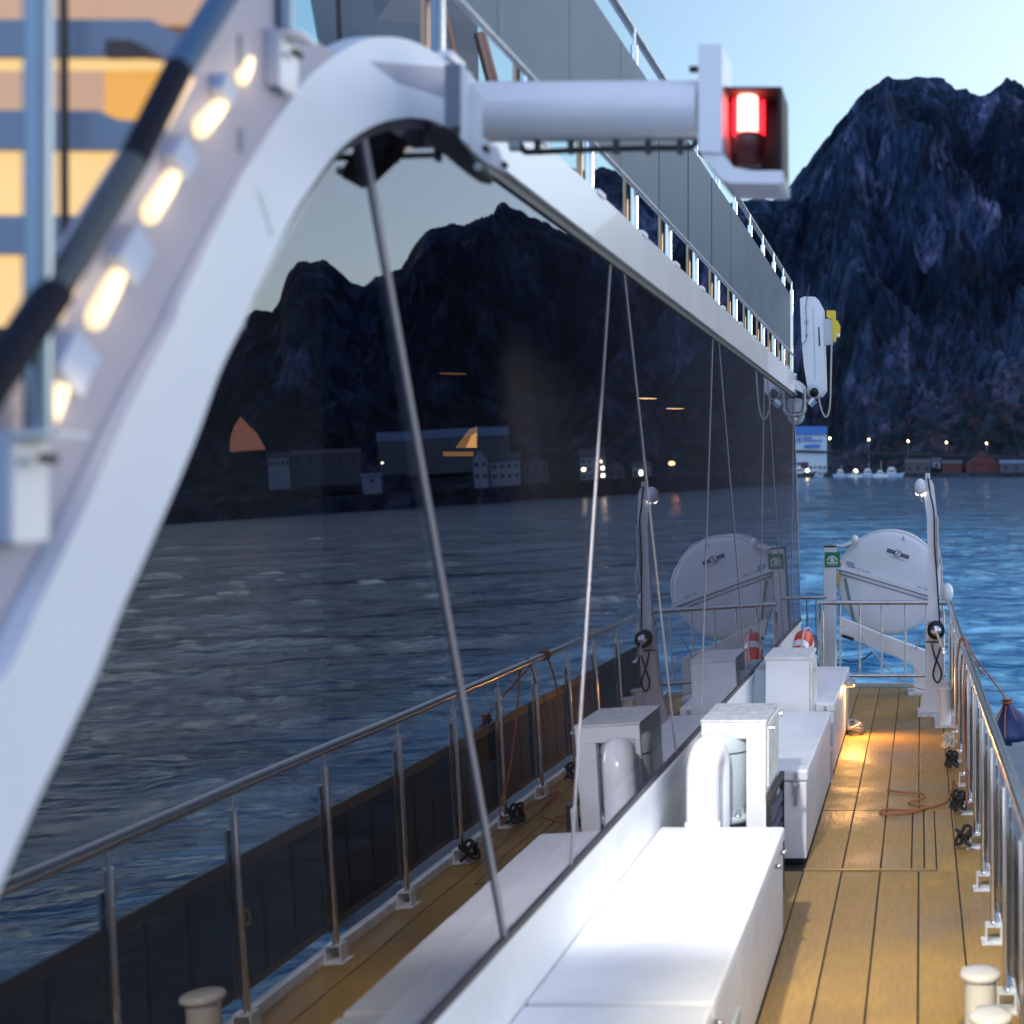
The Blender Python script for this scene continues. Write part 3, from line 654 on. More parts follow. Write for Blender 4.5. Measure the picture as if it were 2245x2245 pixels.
for o_ in (-.006, -.052):
    part('joint_line', MB().prism([cc + Vector((0, -.036, 0)) + dx*-(RR-.04) + dz*(o_ - .004), cc + Vector((0, -.036, 0)) + dx*(RR-.04) + dz*(o_ - .004), cc + Vector((0, -.036, 0)) + dx*(RR-.04) + dz*(o_ + .004), cc + Vector((0, -.036, 0)) + dx*-(RR-.04) + dz*(o_+.004)], (0, .02, 0)), M['print'], rc)
def on(cx, cy, d=.036): return A(cx, cy, YC - d)
lsl = math.atan2(335 - 275, 700 - 525)
ldx = Vector((math.cos(lsl), 0, -math.sin(lsl))); ldz = Vector((math.sin(lsl), 0, math.cos(lsl)))
lc = on(614, 305)
eb_ = part('emblem_bar', MB().prism([lc + ldx*a*.135 + ldz*b*.021 for a, b in ((-1, -1), (1, -1), (1, 1), (-1, 1))], (0, .004, 0)), M['print'], rc)
def disc(c, r, th, n=28): return MB().prism([c + Vector((math.cos(2*math.pi*i/n)*r, 0, math.sin(2*math.pi*i/n)*r)) for i in range(n)], (0, th, 0))
part('emblem_ring', disc(lc + Vector((0, -.003, 0)), .041, .004), M['print'], eb_)
part('emblem_disc', disc(lc + Vector((0, -.006, 0)), .034, .004), M['printw'], eb_)
part('emblem_letter', text_mb('Z', .06, lc + Vector((0, -.009, 0)), ldx, ldz), M['print'], eb_)
part('emblem_slash', MB().prism([lc + Vector((0, -.0085, 0)) + Vector((a, 0, b)) for a, b in ((-.033, -.018), (-.026, -.026), (.033, .018), (.026, .026))], (0, .001, 0)), M['printp'], eb_)
for sgn in (-1, 1):
    for k in range(5):
        c0 = lc + ldx * (sgn * (.055 + k * .015)) + Vector((0, -.002, 0))
        part('emblem_stripe', MB().prism([c0 + ldx*a*.0045 + ldz*b*.009 for a, b in ((-1, -1), (1, -1), (1, 1), (-1, 1))], (0, .001, 0)), M['printg'], eb_)
part('deck_port_print', text_mb('DECK / PONT', .036, on(322, 440), dx, dz), M['print'], rc)
part('sea_mer_print', text_mb('SEA / MER', .036, on(815, 587), dx, dz), M['print'], rc)
tiny = MB()
for k in range(5):
    c0 = on(232 + k*3, 372 + k*11)
    tiny.prism([c0 + dx*a*.055 + dz*b*.004 for a, b in ((-1, -1), (1 - .1*k, -1), (1 - .1*k, 1), (-1, 1))], (0, .001, 0))
tiny.prism([on(614, 345) + ldx*a*.09 + ldz*b*.003 for a, b in ((-1, -1), (1, -1), (1, 1), (-1, 1))], (0, .001, 0))
part('small_print', tiny, M['printg'], rc)
part('arrow_mark', MB().prism([on(x, y) for x, y in ((637, 186), (672, 196), (671, 199), (636, 189))], (0, .002, 0)).prism([on(x, y) for x, y in ((653, 188), (657, 165), (663, 165), (659, 189))], (0, .002, 0)), M['print'], rc)
part('red_tag', MB().sphere(A(150, 392, YC - .06), .025, 8, sc=(.7, .6, 1.4)), M['red'], rc)
part('lashing', MB().tube(bez([A(130, 450, YC-.07), A(138, 500, YC-.08), A(125, 555, YC-.08), A(112, 530, YC-.08), A(125, 470, YC-.07)], 5), .015, 6).tube([A(128, 455, YC-.075), A(125, 545, YC-.09)], .018, 6), mat('yellow_cord', (.5, .36, .1), .8), rc)
part('rim_edge', MB().tube([cc + Vector((math.cos(a)*(RR+.004), .03, math.sin(a)*(RR+.004))) for a in np.linspace(-sl + .02, math.pi - sl - .02, 50)], .011, 6), M['gel'], rc)
# cradle
cd = thing('raft_cradle', 'white steel cradle with tall post and sloping beam carrying the raft canister', 'cradle', (-.5, 15.6, DK))
part('post', MB().box(-1.125, -.985, 15.85, 16.1, -2.5, -.66), M['white'], cd, bev=.006)
part('post_top', MB().box(-1.13, -.98, 15.845, 16.105, -.66, -.645), M['dark'], cd)
bp_ = [(1838, 1352), (1846, 1391), (2003, 1457), (2003, 1527), (2031, 1527), (2031, 1428), (1999, 1416), (1935, 1393)]
part('sloping_beam', MB().prism([P(x, y, 15.45) for x, y in bp_], (0, .16, 0)), M['white'], cd, bev=.006)
part('foot_plate', MB().prism([P(1990, 1518, 15.35), P(1990, 1527, 15.35), P(2033, 1527, 15.35), P(2033, 1518, 15.35)], (0, .35, 0)), M['white_worn'], cd)
part('upper_arm', MB().prism([A(90, 245, 16.0), A(110, 228, 16.0), A(160, 230, 16.0), A(240, 200, 16.0), A(268, 165, 16.0), A(290, 180, 16.0), A(300, 205, 16.0), A(180, 250, 16.0)], (0, .08, 0)), M['white_gloss'], cd)
part('arm_cap', MB().sphere(A(268, 190, 16.03), .05, 12), M['white_gloss'], cd)
part('strap_pad', MB().bar(A(165, 958, 15.4), A(262, 990, 15.4), .02, .035), M['dark'], cd)
part('chain', MB().tube(bez([A(190, 500, 16.0), A(215, 620, 16.0), A(235, 720, 16.0), A(270, 850, 16.0), A(300, 900, 15.9)], 6), .02, 5), mat('grey_green_rope', (.2, .26, .24), .8, bump=1, bscale=120), cd)
part('thin_line', MB().tube(bez([A(300, 900, 15.4), A(360, 1020, 15.3), A(480, 1160, 15.2), A(600, 1280, 15.1), A(720, 1360, 14.9), A(870, 1405, 14.6)], 5), .008, 5), M['ropew'], cd)
part('second_line', MB().tube([A(520, 1070, 15.3), A(770, 1240, 15.2)], .006, 5), M['ropew'], cd)
part('black_hose', MB().tube(bez([A(170, 1150, 15.3), A(230, 1170, 15.3), A(330, 1150, 15.3), A(420, 1080, 15.3)], 6), .008, 5), M['dark'], cd)
part('brace', MB().tube([A(835, 900, 15.4), A(755, 1065, 15.4)], .008, 5), M['steel_dull'], cd)
# green sign on the post
sg = thing('raft_sign', 'green sign with white life raft symbol on the cradle post', 'sign', (-1.055, 15.845, -.95))
SY = 15.844; sc_ = A(90, 354, SY)
def sq(mbx, pts, z=0): return mbx.prism([sc_ + Vector((a*.088, -z, b*.088)) for a, b in pts], (0, .003, 0))
part('plate', sq(MB(), [(-1, -1), (1, -1), (1, 1), (-1, 1)]), M['green'], sg)
sy = MB()
sq(sy, [(-.8, -.3), (.8, -.3), (.62, -.48), (-.62, -.48)], .003)
arcp = [(math.cos(a)*.72, math.sin(a)*.72 - .2) for a in np.linspace(.1, math.pi - .1, 12)]; arci = [(math.cos(a)*.55, math.sin(a)*.5 - .2) for a in np.linspace(math.pi - .1, .1, 12)]
for i in range(11): sq(sy, [arcp[i], arcp[i+1], arci[10-i], arci[11-i]], .003)
sq(sy, [(-.25, -.22), (.3, -.22), (.2, .12), (-.1, .25), (-.3, .0)], .003); sq(sy, [(-.7, -.62), (.7, -.62), (.7, -.68), (-.7, -.68)], .003)
part('raft_symbol', sy, M['printw'], sg)

# ================================================================ BOLLARDS
def bollard(Yc, xc, ztop, r, rh, lab, grp):
    t = thing('bollard', lab, 'bollard', (xc, Yc, DK), grp)
    part('shaft', MB().lathe([(r*1.12, DK + .012), (r, DK + .05), (r, ztop - .07), (r*1.05, ztop - .03)], (xc, Yc, 0), seg=28), M['white_gloss'], t)
    part('head', MB().lathe([(r, ztop - .034), (rh, ztop - .026), (rh + .004, ztop - .012), (rh - .004, ztop), (rh*.6, ztop + .004), (0, ztop + .005)], (xc, Yc, 0), seg=32), M['white_gloss'], t)
    return t
bollard(5.46, .238, -1.915, .062, .080, 'white mushroom bollard at the bottom right, farther of the near pair', 'near pair of bollards')
bollard(5.02, .256, -1.915, .062, .080, 'white mushroom bollard cut by the bottom edge, nearer of the near pair', 'near pair of bollards')
single('bollard_plate', MB().box(.14, .345, 4.9, 5.65, DK, DK + .012), M['white_worn'], 'white base plate under the near pair of bollards', 'base plate', (.25, 5.3, DK))
bollard(13.4, .245, -1.93, .058, .066, 'white bollard at the far rail, nearer of the far pair', 'far pair of bollards')
bollard(13.95, .27, -1.93, .058, .066, 'white bollard at the far rail, half hidden behind its twin', 'far pair of bollards')
single('bollard_plate', MB().box(.14, .34, 13.25, 14.2, DK, DK + .012), M['white_worn'], 'white base plate under the far pair of bollards', 'base plate', (.25, 13.6, DK))

# ================================================================ ROPES
def dk(x, y, z=DK + .012):
    v = y - CY; Y = -z * FPX / v; return Vector(((x - CX) * Y / FPX, Y, z))
op = [(1945, 1731), (1962, 1735), (1990, 1737), (2018, 1739), (2028, 1745), (2018, 1752), (1992, 1758), (2005, 1763), (2030, 1767), (2018, 1774), (1980, 1776), (1945, 1774), (1929, 1779), (1945, 1785), (1985, 1783), (2030, 1772), (2070, 1760), (2084, 1740), (2092, 1710)]
pts = [dk(x, y) for x, y in op]
e = pts[-1]; pts += [Vector((XR(9.5) - .03, 9.6, -2.2)), Vector((XR(9.8) - .03, 9.85, -1.9)), Vector((XR(10) - .03, 10.1, -1.5)), Vector((XR(10.3), 10.3, -1.19))]
single('orange_rope', MB().tube(bez(pts, 7), .0075, 8), M['rope'], 'thin orange brown rope looped on the deck and led up to the rail', 'rope', pts[0])
pb = [(XR(10.8) - .03, 10.8, -1.26), (XR(10.8) + .0, 10.75, -1.18), (XR(10.7) + .03, 10.65, -1.25)]
single('lashing_rope', MB().tube(bez([(XR(11.2)-.035, 11.2, -1.75), (XR(11)-.04, 11.0, -1.35), (XR(10.9), 10.9, -1.185), (.42, 10.75, -1.3), (.52, 10.6, -1.42), (.64, 10.42, -1.57), (.655, 10.4, -1.60)], 8), .007, 6).tube(bez([(XR(10.6)-.03, 10.6, -1.4), (XR(10.5), 10.5, -1.185), (.43, 10.5, -1.35), (.5, 10.5, -1.42)], 8), .007, 6)
       .tube(bez([(XR(10.9)+.03*math.cos(a), 10.9+.02*a/3, -1.22+.034*math.sin(a)) for a in np.linspace(0, 18, 30)], 2), .008, 5), M['rope'], 'orange brown rope lashed round the handrail and running out to the blue pouch', 'rope', (.35, 10.9, -1.22))
# blue pouch
bc = Vector((.66, 10.4, -1.62))
bpz = thing('blue_pouch', 'dark blue cloth pouch tied with rope outside the rail', 'pouch', bc)
mb = MB(); ring = 14; prof = [(.012, .02), (.03, .0), (.045, -.04), (.09, -.11), (.14, -.18), (.165, -.235), (.15, -.27), (.06, -.285), (0, -.29)]
vs = []; fs = []
for i, (r, h) in enumerate(prof):
    for k in range(ring):
        a = 2*math.pi*k/ring; rr = r * (1 + .16*math.sin(3*a + i*.4) * (1 if i < 6 else .4)) * (1.25 if math.cos(a) > 0 else .95)
        vs.append(bc + Vector((rr*math.cos(a) + .25*max(0, -h)*.5, rr*math.sin(a), h + .06*math.cos(a)*(-h)*2)))
for i in range(len(prof) - 1):
    for k in range(ring): l = (k+1) % ring; fs.append((i*ring + k, i*ring + l, (i+1)*ring + l, (i+1)*ring + k))
mb.add(vs, fs, 0, True); part('cloth', mb, M['blue'], bpz)
part('neck_tie', MB().tube([bc + Vector((.035*math.cos(a), .035*math.sin(a), -.01 + .004*a)) for a in np.linspace(0, 12.5, 30)], .008, 5).tube([bc + Vector((-.02, 0, .03)), bc + Vector((-.01, 0, -.02))], .015, 6), M['rope'], bpz)
for a in (200, 250, 300):
    c_, s_n = math.cos(R_(a)), math.sin(R_(a))
    part('tie_cord', MB().tube(bez([bc + Vector((.03*c_, .03*s_n, -.01)), bc + Vector((.1*c_ + .01, .1*s_n, -.11)), bc + Vector((.165*c_ + .03, .17*s_n, -.23))], 5), .007, 5), M['rope'], bpz)
# black lines coiled at the stanchion feet
for Y, lab, mt, n in ((8.75, 'black line knotted at a stanchion foot, nearest of the black coils', 'ropeb', 2), (9.75, 'black line coiled at a stanchion foot beside the end of the orange rope', 'ropeb', 3), (11.25, 'black line coiled at a stanchion foot just beyond the orange rope', 'ropeb', 3), (12.3, 'pale rope coil lying by the rail near the far bollards', 'ropew', 3)):
    x = XR(Y) - .05; pts = []
    for i in range(n * 10):
        a = i * .63; rr = .05 + .02*math.sin(i*1.7)
        pts.append((x - .03 + rr*math.cos(a)*.8, Y + rr*1.6*math.sin(a), DK + .09 + .05*math.sin(i*.9) + (.0 if mt == 'ropeb' else -.04)))
    single('rope_coil', MB().tube(bez(pts, 4), .012, 6), M[mt], lab, 'rope', (x, Y, DK), 'rope coils by the rail')
# bundle of white rope by the far locker
pts = []
for i in range(36):
    a = i * .7; pts.append((-.62 + .07*math.cos(a), 13.0 + .16*math.sin(a) + .02*math.sin(i), DK + .03 + .0016*i + .02*math.sin(i*1.3)))
single('rope_bundle', MB().tube(bez(pts, 3), .013, 6), M['ropew'], 'bundle of white rope on the deck at the end of the last locker', 'rope', (-.62, 13.0, DK))
single('ship_signboard', MB().box(-.02, 0, 0, .01, 0, .01), M['white'], None, None) if False else None

# ================================================================ NAV LIGHT ARM
YA = 4.06
na = thing('navigation_light', 'red port navigation light glowing at the end of a white tube arm', 'navigation light', P(1020, 240, YA))
pa, pb = P(1018, 246, YA), P(1535, 243, YA)
part('arm_tube', MB().tube([pa, pb], 65/FPX*YA, 32), M['white_gloss'], na)
gq = lambda pts, Y: [P(x, y, Y) for x, y in pts]
part('mount_plate', MB().prism(gq([(1010, 172), (1022, 172), (1055, 205), (1055, 300), (1090, 322), (1098, 345), (1112, 362), (1106, 378), (1060, 352), (1012, 310)], 3.70), (0, .012, 0)), M['white'], na, bev=.002)
part('mount_box', MB().prism(gq([(975, 140), (1012, 140), (1012, 276), (975, 280)], 3.66), (0, .05, 0)), mat('dark_steel_grey', (.16, .2, .24), .45), na, bev=.003)  # box in an even dark blue-grey
part('mount_strip', MB().prism(gq([(1010, 142), (1020, 150), (1020, 310), (1010, 304)], 3.655), (0, .06, 0)), M['white'], na)
for x, y in ((1019, 158), (1021, 291), (1067, 327), (1108, 363)):
    part('bolt', MB().lathe([(0, -.014), (.009, -.014), (.009, 0)], P(x, y, 3.69), 'Y', 8), M['dark'], na)
part('end_plate', MB().prism(gq([(1531, 97), (1583, 97), (1583, 335), (1531, 332)], YA - .1), (0, .2, 0)), M['white_gloss'], na, bev=.004)
part('end_bolt', MB().tube(gq([(1512, 152), (1533, 152)], YA - .09), .01, 8), M['dark'], na)
# housing: back, roof, side, open towards the viewer, white tray beneath
part('housing', MB().prism(gq([(1583, 190), (1714, 190), (1714, 196), (1583, 196)], YA - .07), (0, .19, 0))
     .prism(gq([(1706, 196), (1714, 196), (1716, 376), (1708, 376)], YA - .07), (0, .19, 0))
     .prism(gq([(1583, 196), (1706, 196), (1708, 376), (1583, 376)], YA + .08), (0, .03, 0)), M['blackbox'], na)
part('tray', MB().prism(gq([(1531, 332), (1583, 335), (1608, 366), (1650, 374), (1716, 374), (1716, 398), (1706, 403), (1600, 401), (1583, 395)], YA - .09), (0, .22, 0)), M['white_gloss'], na, bev=.003)
lc_ = P(1643, 252, YA)
part('lamp_core', MB().lathe([(0, -.055), (.027, -.055), (.03, -.05), (.03, .05), (.027, .055), (0, .055)], lc_ + Vector((-.005, 0, 0)), seg=24), M['redbulb'], na)
part('lens_cap', MB().lathe([(0, .075), (.036, .073), (.037, .058), (.0, .058)], lc_, seg=24), M['blackbox'], na)
part('lens_socket', MB().lathe([(.0, -.058), (.042, -.058), (.046, -.07), (.046, -.105), (.036, -.115), (.036, -.15), (0, -.15)], lc_, seg=24), mat('dark_red_socket', (.12, .02, .02), .3, var=.3), na)
part('rear_lens', MB().lathe([(.047, -.055), (.047, .055)], lc_ + Vector((-.004, .02, 0)), seg=24, a0=R_(20), a1=R_(200)), M['redlens'], na)
part('cable', MB().tube(bez([P(1140, 316, YA), P(1150, 331, YA), P(1170, 333, YA), P(1300, 328, YA), P(1420, 325, YA), P(1505, 324, YA), P(1522, 318, YA), P(1527, 305, YA)], 6), .0095, 8), M['dark'], na)
for x in (1177, 1250, 1350, 1420, 1490): part('cable_clip', MB().prism(gq([(x - 6, 300), (x + 6, 300), (x + 6, 336), (x - 6, 336)], YA - .01), (0, .02, 0)), M['dark'], na)
part('cable_plug', MB().tube([P(1118, 318, YA), P(1142, 318, YA)], .02, 10), M['greyvent'], na)

# floodlight under the arch
fl = thing('floodlight', 'black floodlight tucked under the crest of the arch', 'floodlight', P(990, 320, 3.85))
part('housing', MB().prism([P(935, 285, 3.75), P(985, 272, 3.75), P(1055, 372, 3.75), P(1045, 384, 3.75), P(1020, 378, 3.75), P(950, 320, 3.75)], (0, .12, 0)), M['blackbox'], fl, bev=.004)
part('lamp_window', MB().prism([P(960, 310, 3.871), P(1010, 345, 3.871), P(1040, 372, 3.871), P(960, 322, 3.871)], (0, .004, 0)), M['flood'], fl)
part('knob', MB().sphere(P(1047, 366, 3.74), .012, 8), M['greyvent'], fl)
part('conduit', MB().tube([P(735, 346, 3.8), P(960, 340, 3.8)], .008, 8), M['dark'], fl)
for x in (778, 868, 958): part('conduit_clip', MB().prism(gq([(x - 8, 318), (x + 8, 318), (x + 5, 352), (x - 5, 352)], 3.79), (0, .02, 0)), M['dark'], fl)
part('backing', MB().prism([P(740, 345, 3.86), P(800, 290, 3.86), P(870, 268, 3.86), P(940, 268, 3.86), P(985, 300, 3.86), P(985, 318, 3.86), P(830, 322, 3.86)], (0, .03, 0)), mat('dark_grey_soffit', (.06, .075, .09), .5), fl)

def spot(name, loc, target, power, col, size, blend, radius=.05):
    l = bpy.data.lights.new(name, 'SPOT'); o = bpy.data.objects.new(name, l); COL.objects.link(o)
    l.energy = power; l.color = col; l.spot_size = R_(size); l.spot_blend = blend; l.shadow_soft_size = radius
    o.location = loc; o.rotation_euler = (Vector(loc) - Vector(target)).to_track_quat('Z', 'Y').to_euler(); SHIPSET.append(o); return o
spot('floodlight_beam', (-1.08, 4.1, .84), (-.97, 7.1, -1.75), 150, (1, .96, .9), 62, .8, .05)
spot('near_deck_beam', (.05, 1.2, 1.6), (.1, 4.9, -2.3), 280, (1, .84, .46), 30, .9, .1)

# warm deck lamp on the far locker
dl = thing('deck_lamp', 'small warm lamp on the side of the far locker lighting the planks', 'lamp', (-.68, 12.9, -1.9))
part('lamp_body', MB().box(-.694, -.62, 12.75, 13.0, -1.83, -1.79), M['steel_dull'], dl)
part('lamp_lens', MB().box(-.69, -.625, 12.77, 12.98, -1.836, -1.831), mat('amber_lens', (1, .7, .3), .3, emit=(1, .5, .12), estr=1), dl)
spot('deck_lamp_beam', (-.64, 12.88, -1.85), (-.22, 12.2, -2.3), 12, (1, .46, .10), 145, .9, .04)

# ================================================================ UPPER RAIL
ur = thing('upper_rail', 'steel rail with grey screens along the upper deck above the white beam', 'railing', (-1.4, 9, 1.3))
XU = -1.44
part('handrail', MB().tube([(XU, 3.0, 2.30), (XU, 15.1, 2.30)], .022, 12), M['steel_dull'], ur)
part('lower_bar', MB().tube([(XU + .05, 3.6, 1.475), (XU + .05, 15.0, 1.475)], .012, 8), M['steel_dull'], ur)
pm = mesh_from('stanchion', MB().tube([(0, 0, 0), (0, 0, .93)], .02, 12), M['steel'])
pm2 = mesh_from('rail_pin', MB().tube([(0, 0, .92), (0, 0, 1.02)], .008, 8), M['steel'])
pm3 = mesh_from('back_bar', MB().tube([(-.05, .03, 0), (-.05, .03, .86)], .014, 8), mat('warm_glint_steel', (.42, .27, .18), .35, metal=1))  # brown tint paints the warm glints in the gaps into the steel
pm4 = mesh_from('foot', MB().box(-.03, .05, -.03, .09, -.01, .012), M['white'])
UP = [5.87 + .92 * k for k in range(-2, 11)]
for k, Y in enumerate(UP):
    q = part('stanchion', pm, None, ur, loc=(XU + .02, Y, 1.275))
    for nm, me in (('rail_pin', pm2), ('back_bar', pm3), ('foot', pm4)):
        c_ = bpy.data.objects.new(nm, me); COL.objects.link(c_); c_.parent = q
    if k < len(UP) - 1:
        gap = .02 if k in (4, 5, 6) else .004
        part('screen_panel', MB().prism([(XU + .045, Y + gap - .46, 1.485), (XU + .045, Y + .46 - gap, 1.485), (XU + .045, Y + .46 - gap, 2.085), (XU + .045, Y + gap - .46, 2.085)], (.008, 0, 0)), M['greypanel'] if k % 2 else M['greypanel_b'], ur)
    
part('clip_cluster', MB().sphere((XU + .05, 8.7, 2.2), .03, 8).sphere((XU + .05, 8.65, 2.14), .025, 8).tube([(XU, 8.7, 2.2), (XU + .06, 8.7, 2.12)], .012, 6), M['dark'], ur)
part('inner_beam', MB().box(-4.2, -1.9, 12.6, 12.66, 1.5, 1.56), M['wood'], ur)
part('inner_seat', MB().box(-3.2, -2.3, 12.4, 12.6, 1.28, 1.5), M['wood'], ur)

# upper screens left of the arch crest and opposite rail (seen through the gap)
us = thing('stair_screen', 'tall blue grey screen wall behind the post at the top of the stairs', 'screen', (-2.4, 5.5, 1.28))
YS = 5.6
part('screen_sheet', MB().prism([P(720, 190, YS), P(1050, 190, 6.6), P(1040, -260, 6.6), P(640, -260, YS)], (-.03, 0.05, 0)), M['greypanel_b'], us)
part('screen_joint', MB().tube([P(745, 110, 5.55), P(740, -60, 5.55)], .012, 6), M['dark'], us)
part('brown_post', MB().tube([P(1052, 75, 6.4), P(1085, 200, 6.4)], .03, 8), mat('brown_steel', (.25, .15, .11), .35, metal=.6), us)
part('thin_stay', MB().tube([P(972, 10, 6.0), P(1003, 140, 6.0)], .012, 6), mat('copper_stay', (.3, .16, .1), .4, metal=.5), us)

# ---- end of the upper deck: capsule, light, camera
YQ = 15.25
def K(cx, cy, Y=YQ): return P(1545 + cx/2.76, 600 + cy/2.76, Y)
cp = thing('white_capsule', 'tall rounded white fibreglass pod hung at the far end of the upper rail', 'pod', K(650, 740))
part('pod_shell', MB().prism([K(*a) for a in ((576, 152), (600, 138), (668, 140), (690, 160), (712, 200), (716, 300), (727, 640), (727, 700), (700, 736), (640, 736), (622, 690), (600, 560), (586, 400), (580, 250))], (0, .35, 0)), M['gel'], cp, bev=.03)
part('slot', MB().prism([K(*a, YQ - .004) for a in ((686, 325), (694, 318), (699, 435), (690, 440))], (0, .01, 0)), M['dark'], cp)
part('mould_line', MB().tube([K(655, 200, YQ - .002), K(662, 400, YQ - .002), K(668, 640, YQ - .002)], .004, 5), M['greyvent'], cp)
part('antenna_wire', MB().tube([K(633, 65), K(610, 200, YQ - .03), K(615, 290, YQ - .03)], .004, 5).tube(bez([K(615, 290, YQ-.03), K(612, 400, YQ-.03), K(585, 450, YQ-.03), K(595, 640, YQ-.03)], 5), .004, 5), M['dark'], cp)
part('buckle', MB().prism([K(*a, YQ - .02) for a in ((605, 278), (625, 278), (625, 297), (605, 297))], (0, .02, 0)).sphere(K(617, 373, YQ - .01), .015, 6), M['steel_dull'], cp)
yl = thing('beacon_light', 'yellow emergency beacon on a grey bracket beside the white pod', 'beacon', K(770, 430))
part('bracket_plate', MB().prism([K(*a) for a in ((713, 275), (772, 270), (774, 425), (720, 430))], (0, .1, 0)), M['greyvent'], yl, bev=.004)
part('beacon_top', MB().prism([K(*a, YQ - .02) for a in ((738, 222), (790, 222), (790, 275), (772, 275), (738, 262))], (0, .1, 0)), M['yellow'], yl, bev=.01)
part('beacon_body', MB().prism([K(*a, YQ - .02) for a in ((772, 272), (805, 285), (817, 310), (815, 370), (792, 382), (790, 408), (774, 410))], (0, .12, 0)), M['yellow'], yl, bev=.01)
part('beacon_knob', MB().sphere(K(808, 375, YQ - .03), .022, 8), M['printw'], yl)
part('white_cable', MB().tube(bez([K(768, 430), K(764, 600), K(760, 760), K(750, 840), (K(733, 868)), K(712, 840), K(695, 780), K(690, 735)], 6), .009, 6), M['ropew'], yl)
cm = thing('camera_bracket', 'cluster of pipes, junction box and camera at the far corner of the white beam', 'camera bracket', K(560, 780))
part('junction_box', MB().prism([K(*a) for a in ((527, 745), (588, 760), (590, 835), (527, 835))], (0, .15, 0)), M['white_worn'], cm, bev=.005)
part('top_box', MB().prism([K(*a, 15.0) for a in ((488, 640), (545, 640), (590, 690), (590, 720), (488, 665))], (0, .15, 0)), M['white'], cm, bev=.005)
part('pipe', MB().tube(bez([K(540, 650), K(575, 668), K(603, 700), K(606, 760), K(600, 825), K(580, 850), K(530, 855)], 6), .028, 10), M['steel_dull'], cm)
part('ball', MB().sphere(K(657, 715), .085, 14), M['greyvent'], cm)
part('camera_dome', MB().sphere(K(662, 718, YQ - .05), .055, 14), M['blackbox'], cm)
part('camera_body', MB().tube([K(630, 790), K(662, 760)], .05, 12), M['steel'], cm)
part('wheel', MB().lathe([(0, -.03), (.04, -.04), (.1, -.02), (.1, .03), (0, .04)], K(548, 862, 15.35), 'Y', 20), M['greyvent'], cm)
part('wheel_hub', MB().sphere(K(543, 875, 15.28), .03, 8), M['printw'], cm)

# ================================================================ STAIRS AT THE LEFT
XS = -1.372
def SX(x, y, X=XS):
    Y = X * FPX / (x - CX); return P(x, y, Y)
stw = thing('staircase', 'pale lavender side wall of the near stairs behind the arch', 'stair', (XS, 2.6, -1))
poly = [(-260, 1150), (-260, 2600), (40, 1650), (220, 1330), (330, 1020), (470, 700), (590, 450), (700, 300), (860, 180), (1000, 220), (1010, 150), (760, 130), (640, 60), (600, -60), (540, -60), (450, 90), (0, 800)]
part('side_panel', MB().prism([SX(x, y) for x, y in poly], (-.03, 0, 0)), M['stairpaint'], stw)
lo = thing('stair_handrail', 'dark sloping rail crossing the upper left corner', 'handrail', SX(250, 400))
def railseg(p0, p1, m_, r=.023): part('rail_length', MB().tube([SX(*p0, XS + .06), SX(*p1, XS + .06)], r, 14), m_, lo)
M['railblack'] = mat('rail_black_reflection', (.004, .006, .016), .7, spec=.2)  # black, grey and blue lengths paint the tube's reflections into its colour
railseg((-60, 900), (120, 640), M['railblack'], .027); railseg((120, 640), (290, 355), mat('rail_grey_reflection', (.06, .075, .09), .6, spec=.3)); railseg((290, 355), (392, 150), M['railblack']); railseg((392, 150), (560, -120), mat('rail_blue_reflection', (.04, .1, .19), .5, spec=.3))
# step lights along the slope
lights = [(482, 155, .34), (420, 255, .85), (355, 425, 1.0), (228, 650, 1.1), (150, 890, .5)]
segs = [((545, 140), (528, 172)), ((487, 225), (436, 283)), ((383, 378), (325, 470)), ((263, 590), (205, 700)), ((140, 830), (110, 910))]
labs = ['short glowing step light at the top of the stair side', 'glowing step light second from the top of the stair side', 'glowing step light in the middle of the stair side', 'longest glowing step light low on the stair side', 'step light half hidden behind the near post']
for (a, b), lab in zip(segs, labs):
    pA, pB = SX(*a, XS + .004), SX(*b, XS + .004)
    pA = pA + (pA - pB) * .3
    t = thing('step_light', lab, 'step light', pB, 'step lights on the stair side')
    r = .0185 * (1 if lab[0] != 's' else .8)
    part('lens', MB().tube([pA, pA.lerp(pB, .5), pB], [r * .55, r * .9, r], 14).sphere(pB, r, 12).sphere(pA, r * .53, 12), M['steplens'], t)
    pl_ = bpy.data.lights.new('step_light_glow', 'POINT'); po = bpy.data.objects.new('step_light_glow', pl_); COL.objects.link(po)
    pl_.energy = .022; pl_.color = (1, .7, .36); pl_.shadow_soft_size = .02; po.location = pA.lerp(pB, .6) + Vector((.055, 0, 0)); SHIPSET.append(po)
for k, (a, b, w_) in enumerate([((498, 165), (480, 225), .03), ((415, 300), (372, 385), .036), ((320, 490), (250, 620), .042), ((195, 715), (120, 870), .046)]):
    pA, pB = SX(*a, XS + .012), SX(*b, XS + .012); pA, pB = pA.lerp(pB, .25), pA.lerp(pB, .8)
    up = Vector((0, .6, .8))
    part('tread_end', MB().bar(pA, pB, .03, w_ * 1.6, up=(0, 1, 1)), mat('blue_tread_end_%d' % k if False else 'blue_tread_end', (.42, .50, .68), .6), stw)
for k, (a, b) in enumerate([((412, 170), (352, 275)), ((305, 355), (228, 487)), ((175, 580), (118, 700))]):
    part('glow_slot', MB().bar(SX(*a, XS + .006), SX(*b, XS + .006), .02, .016, up=(0, 1, 1)), M['steplow'], stw)
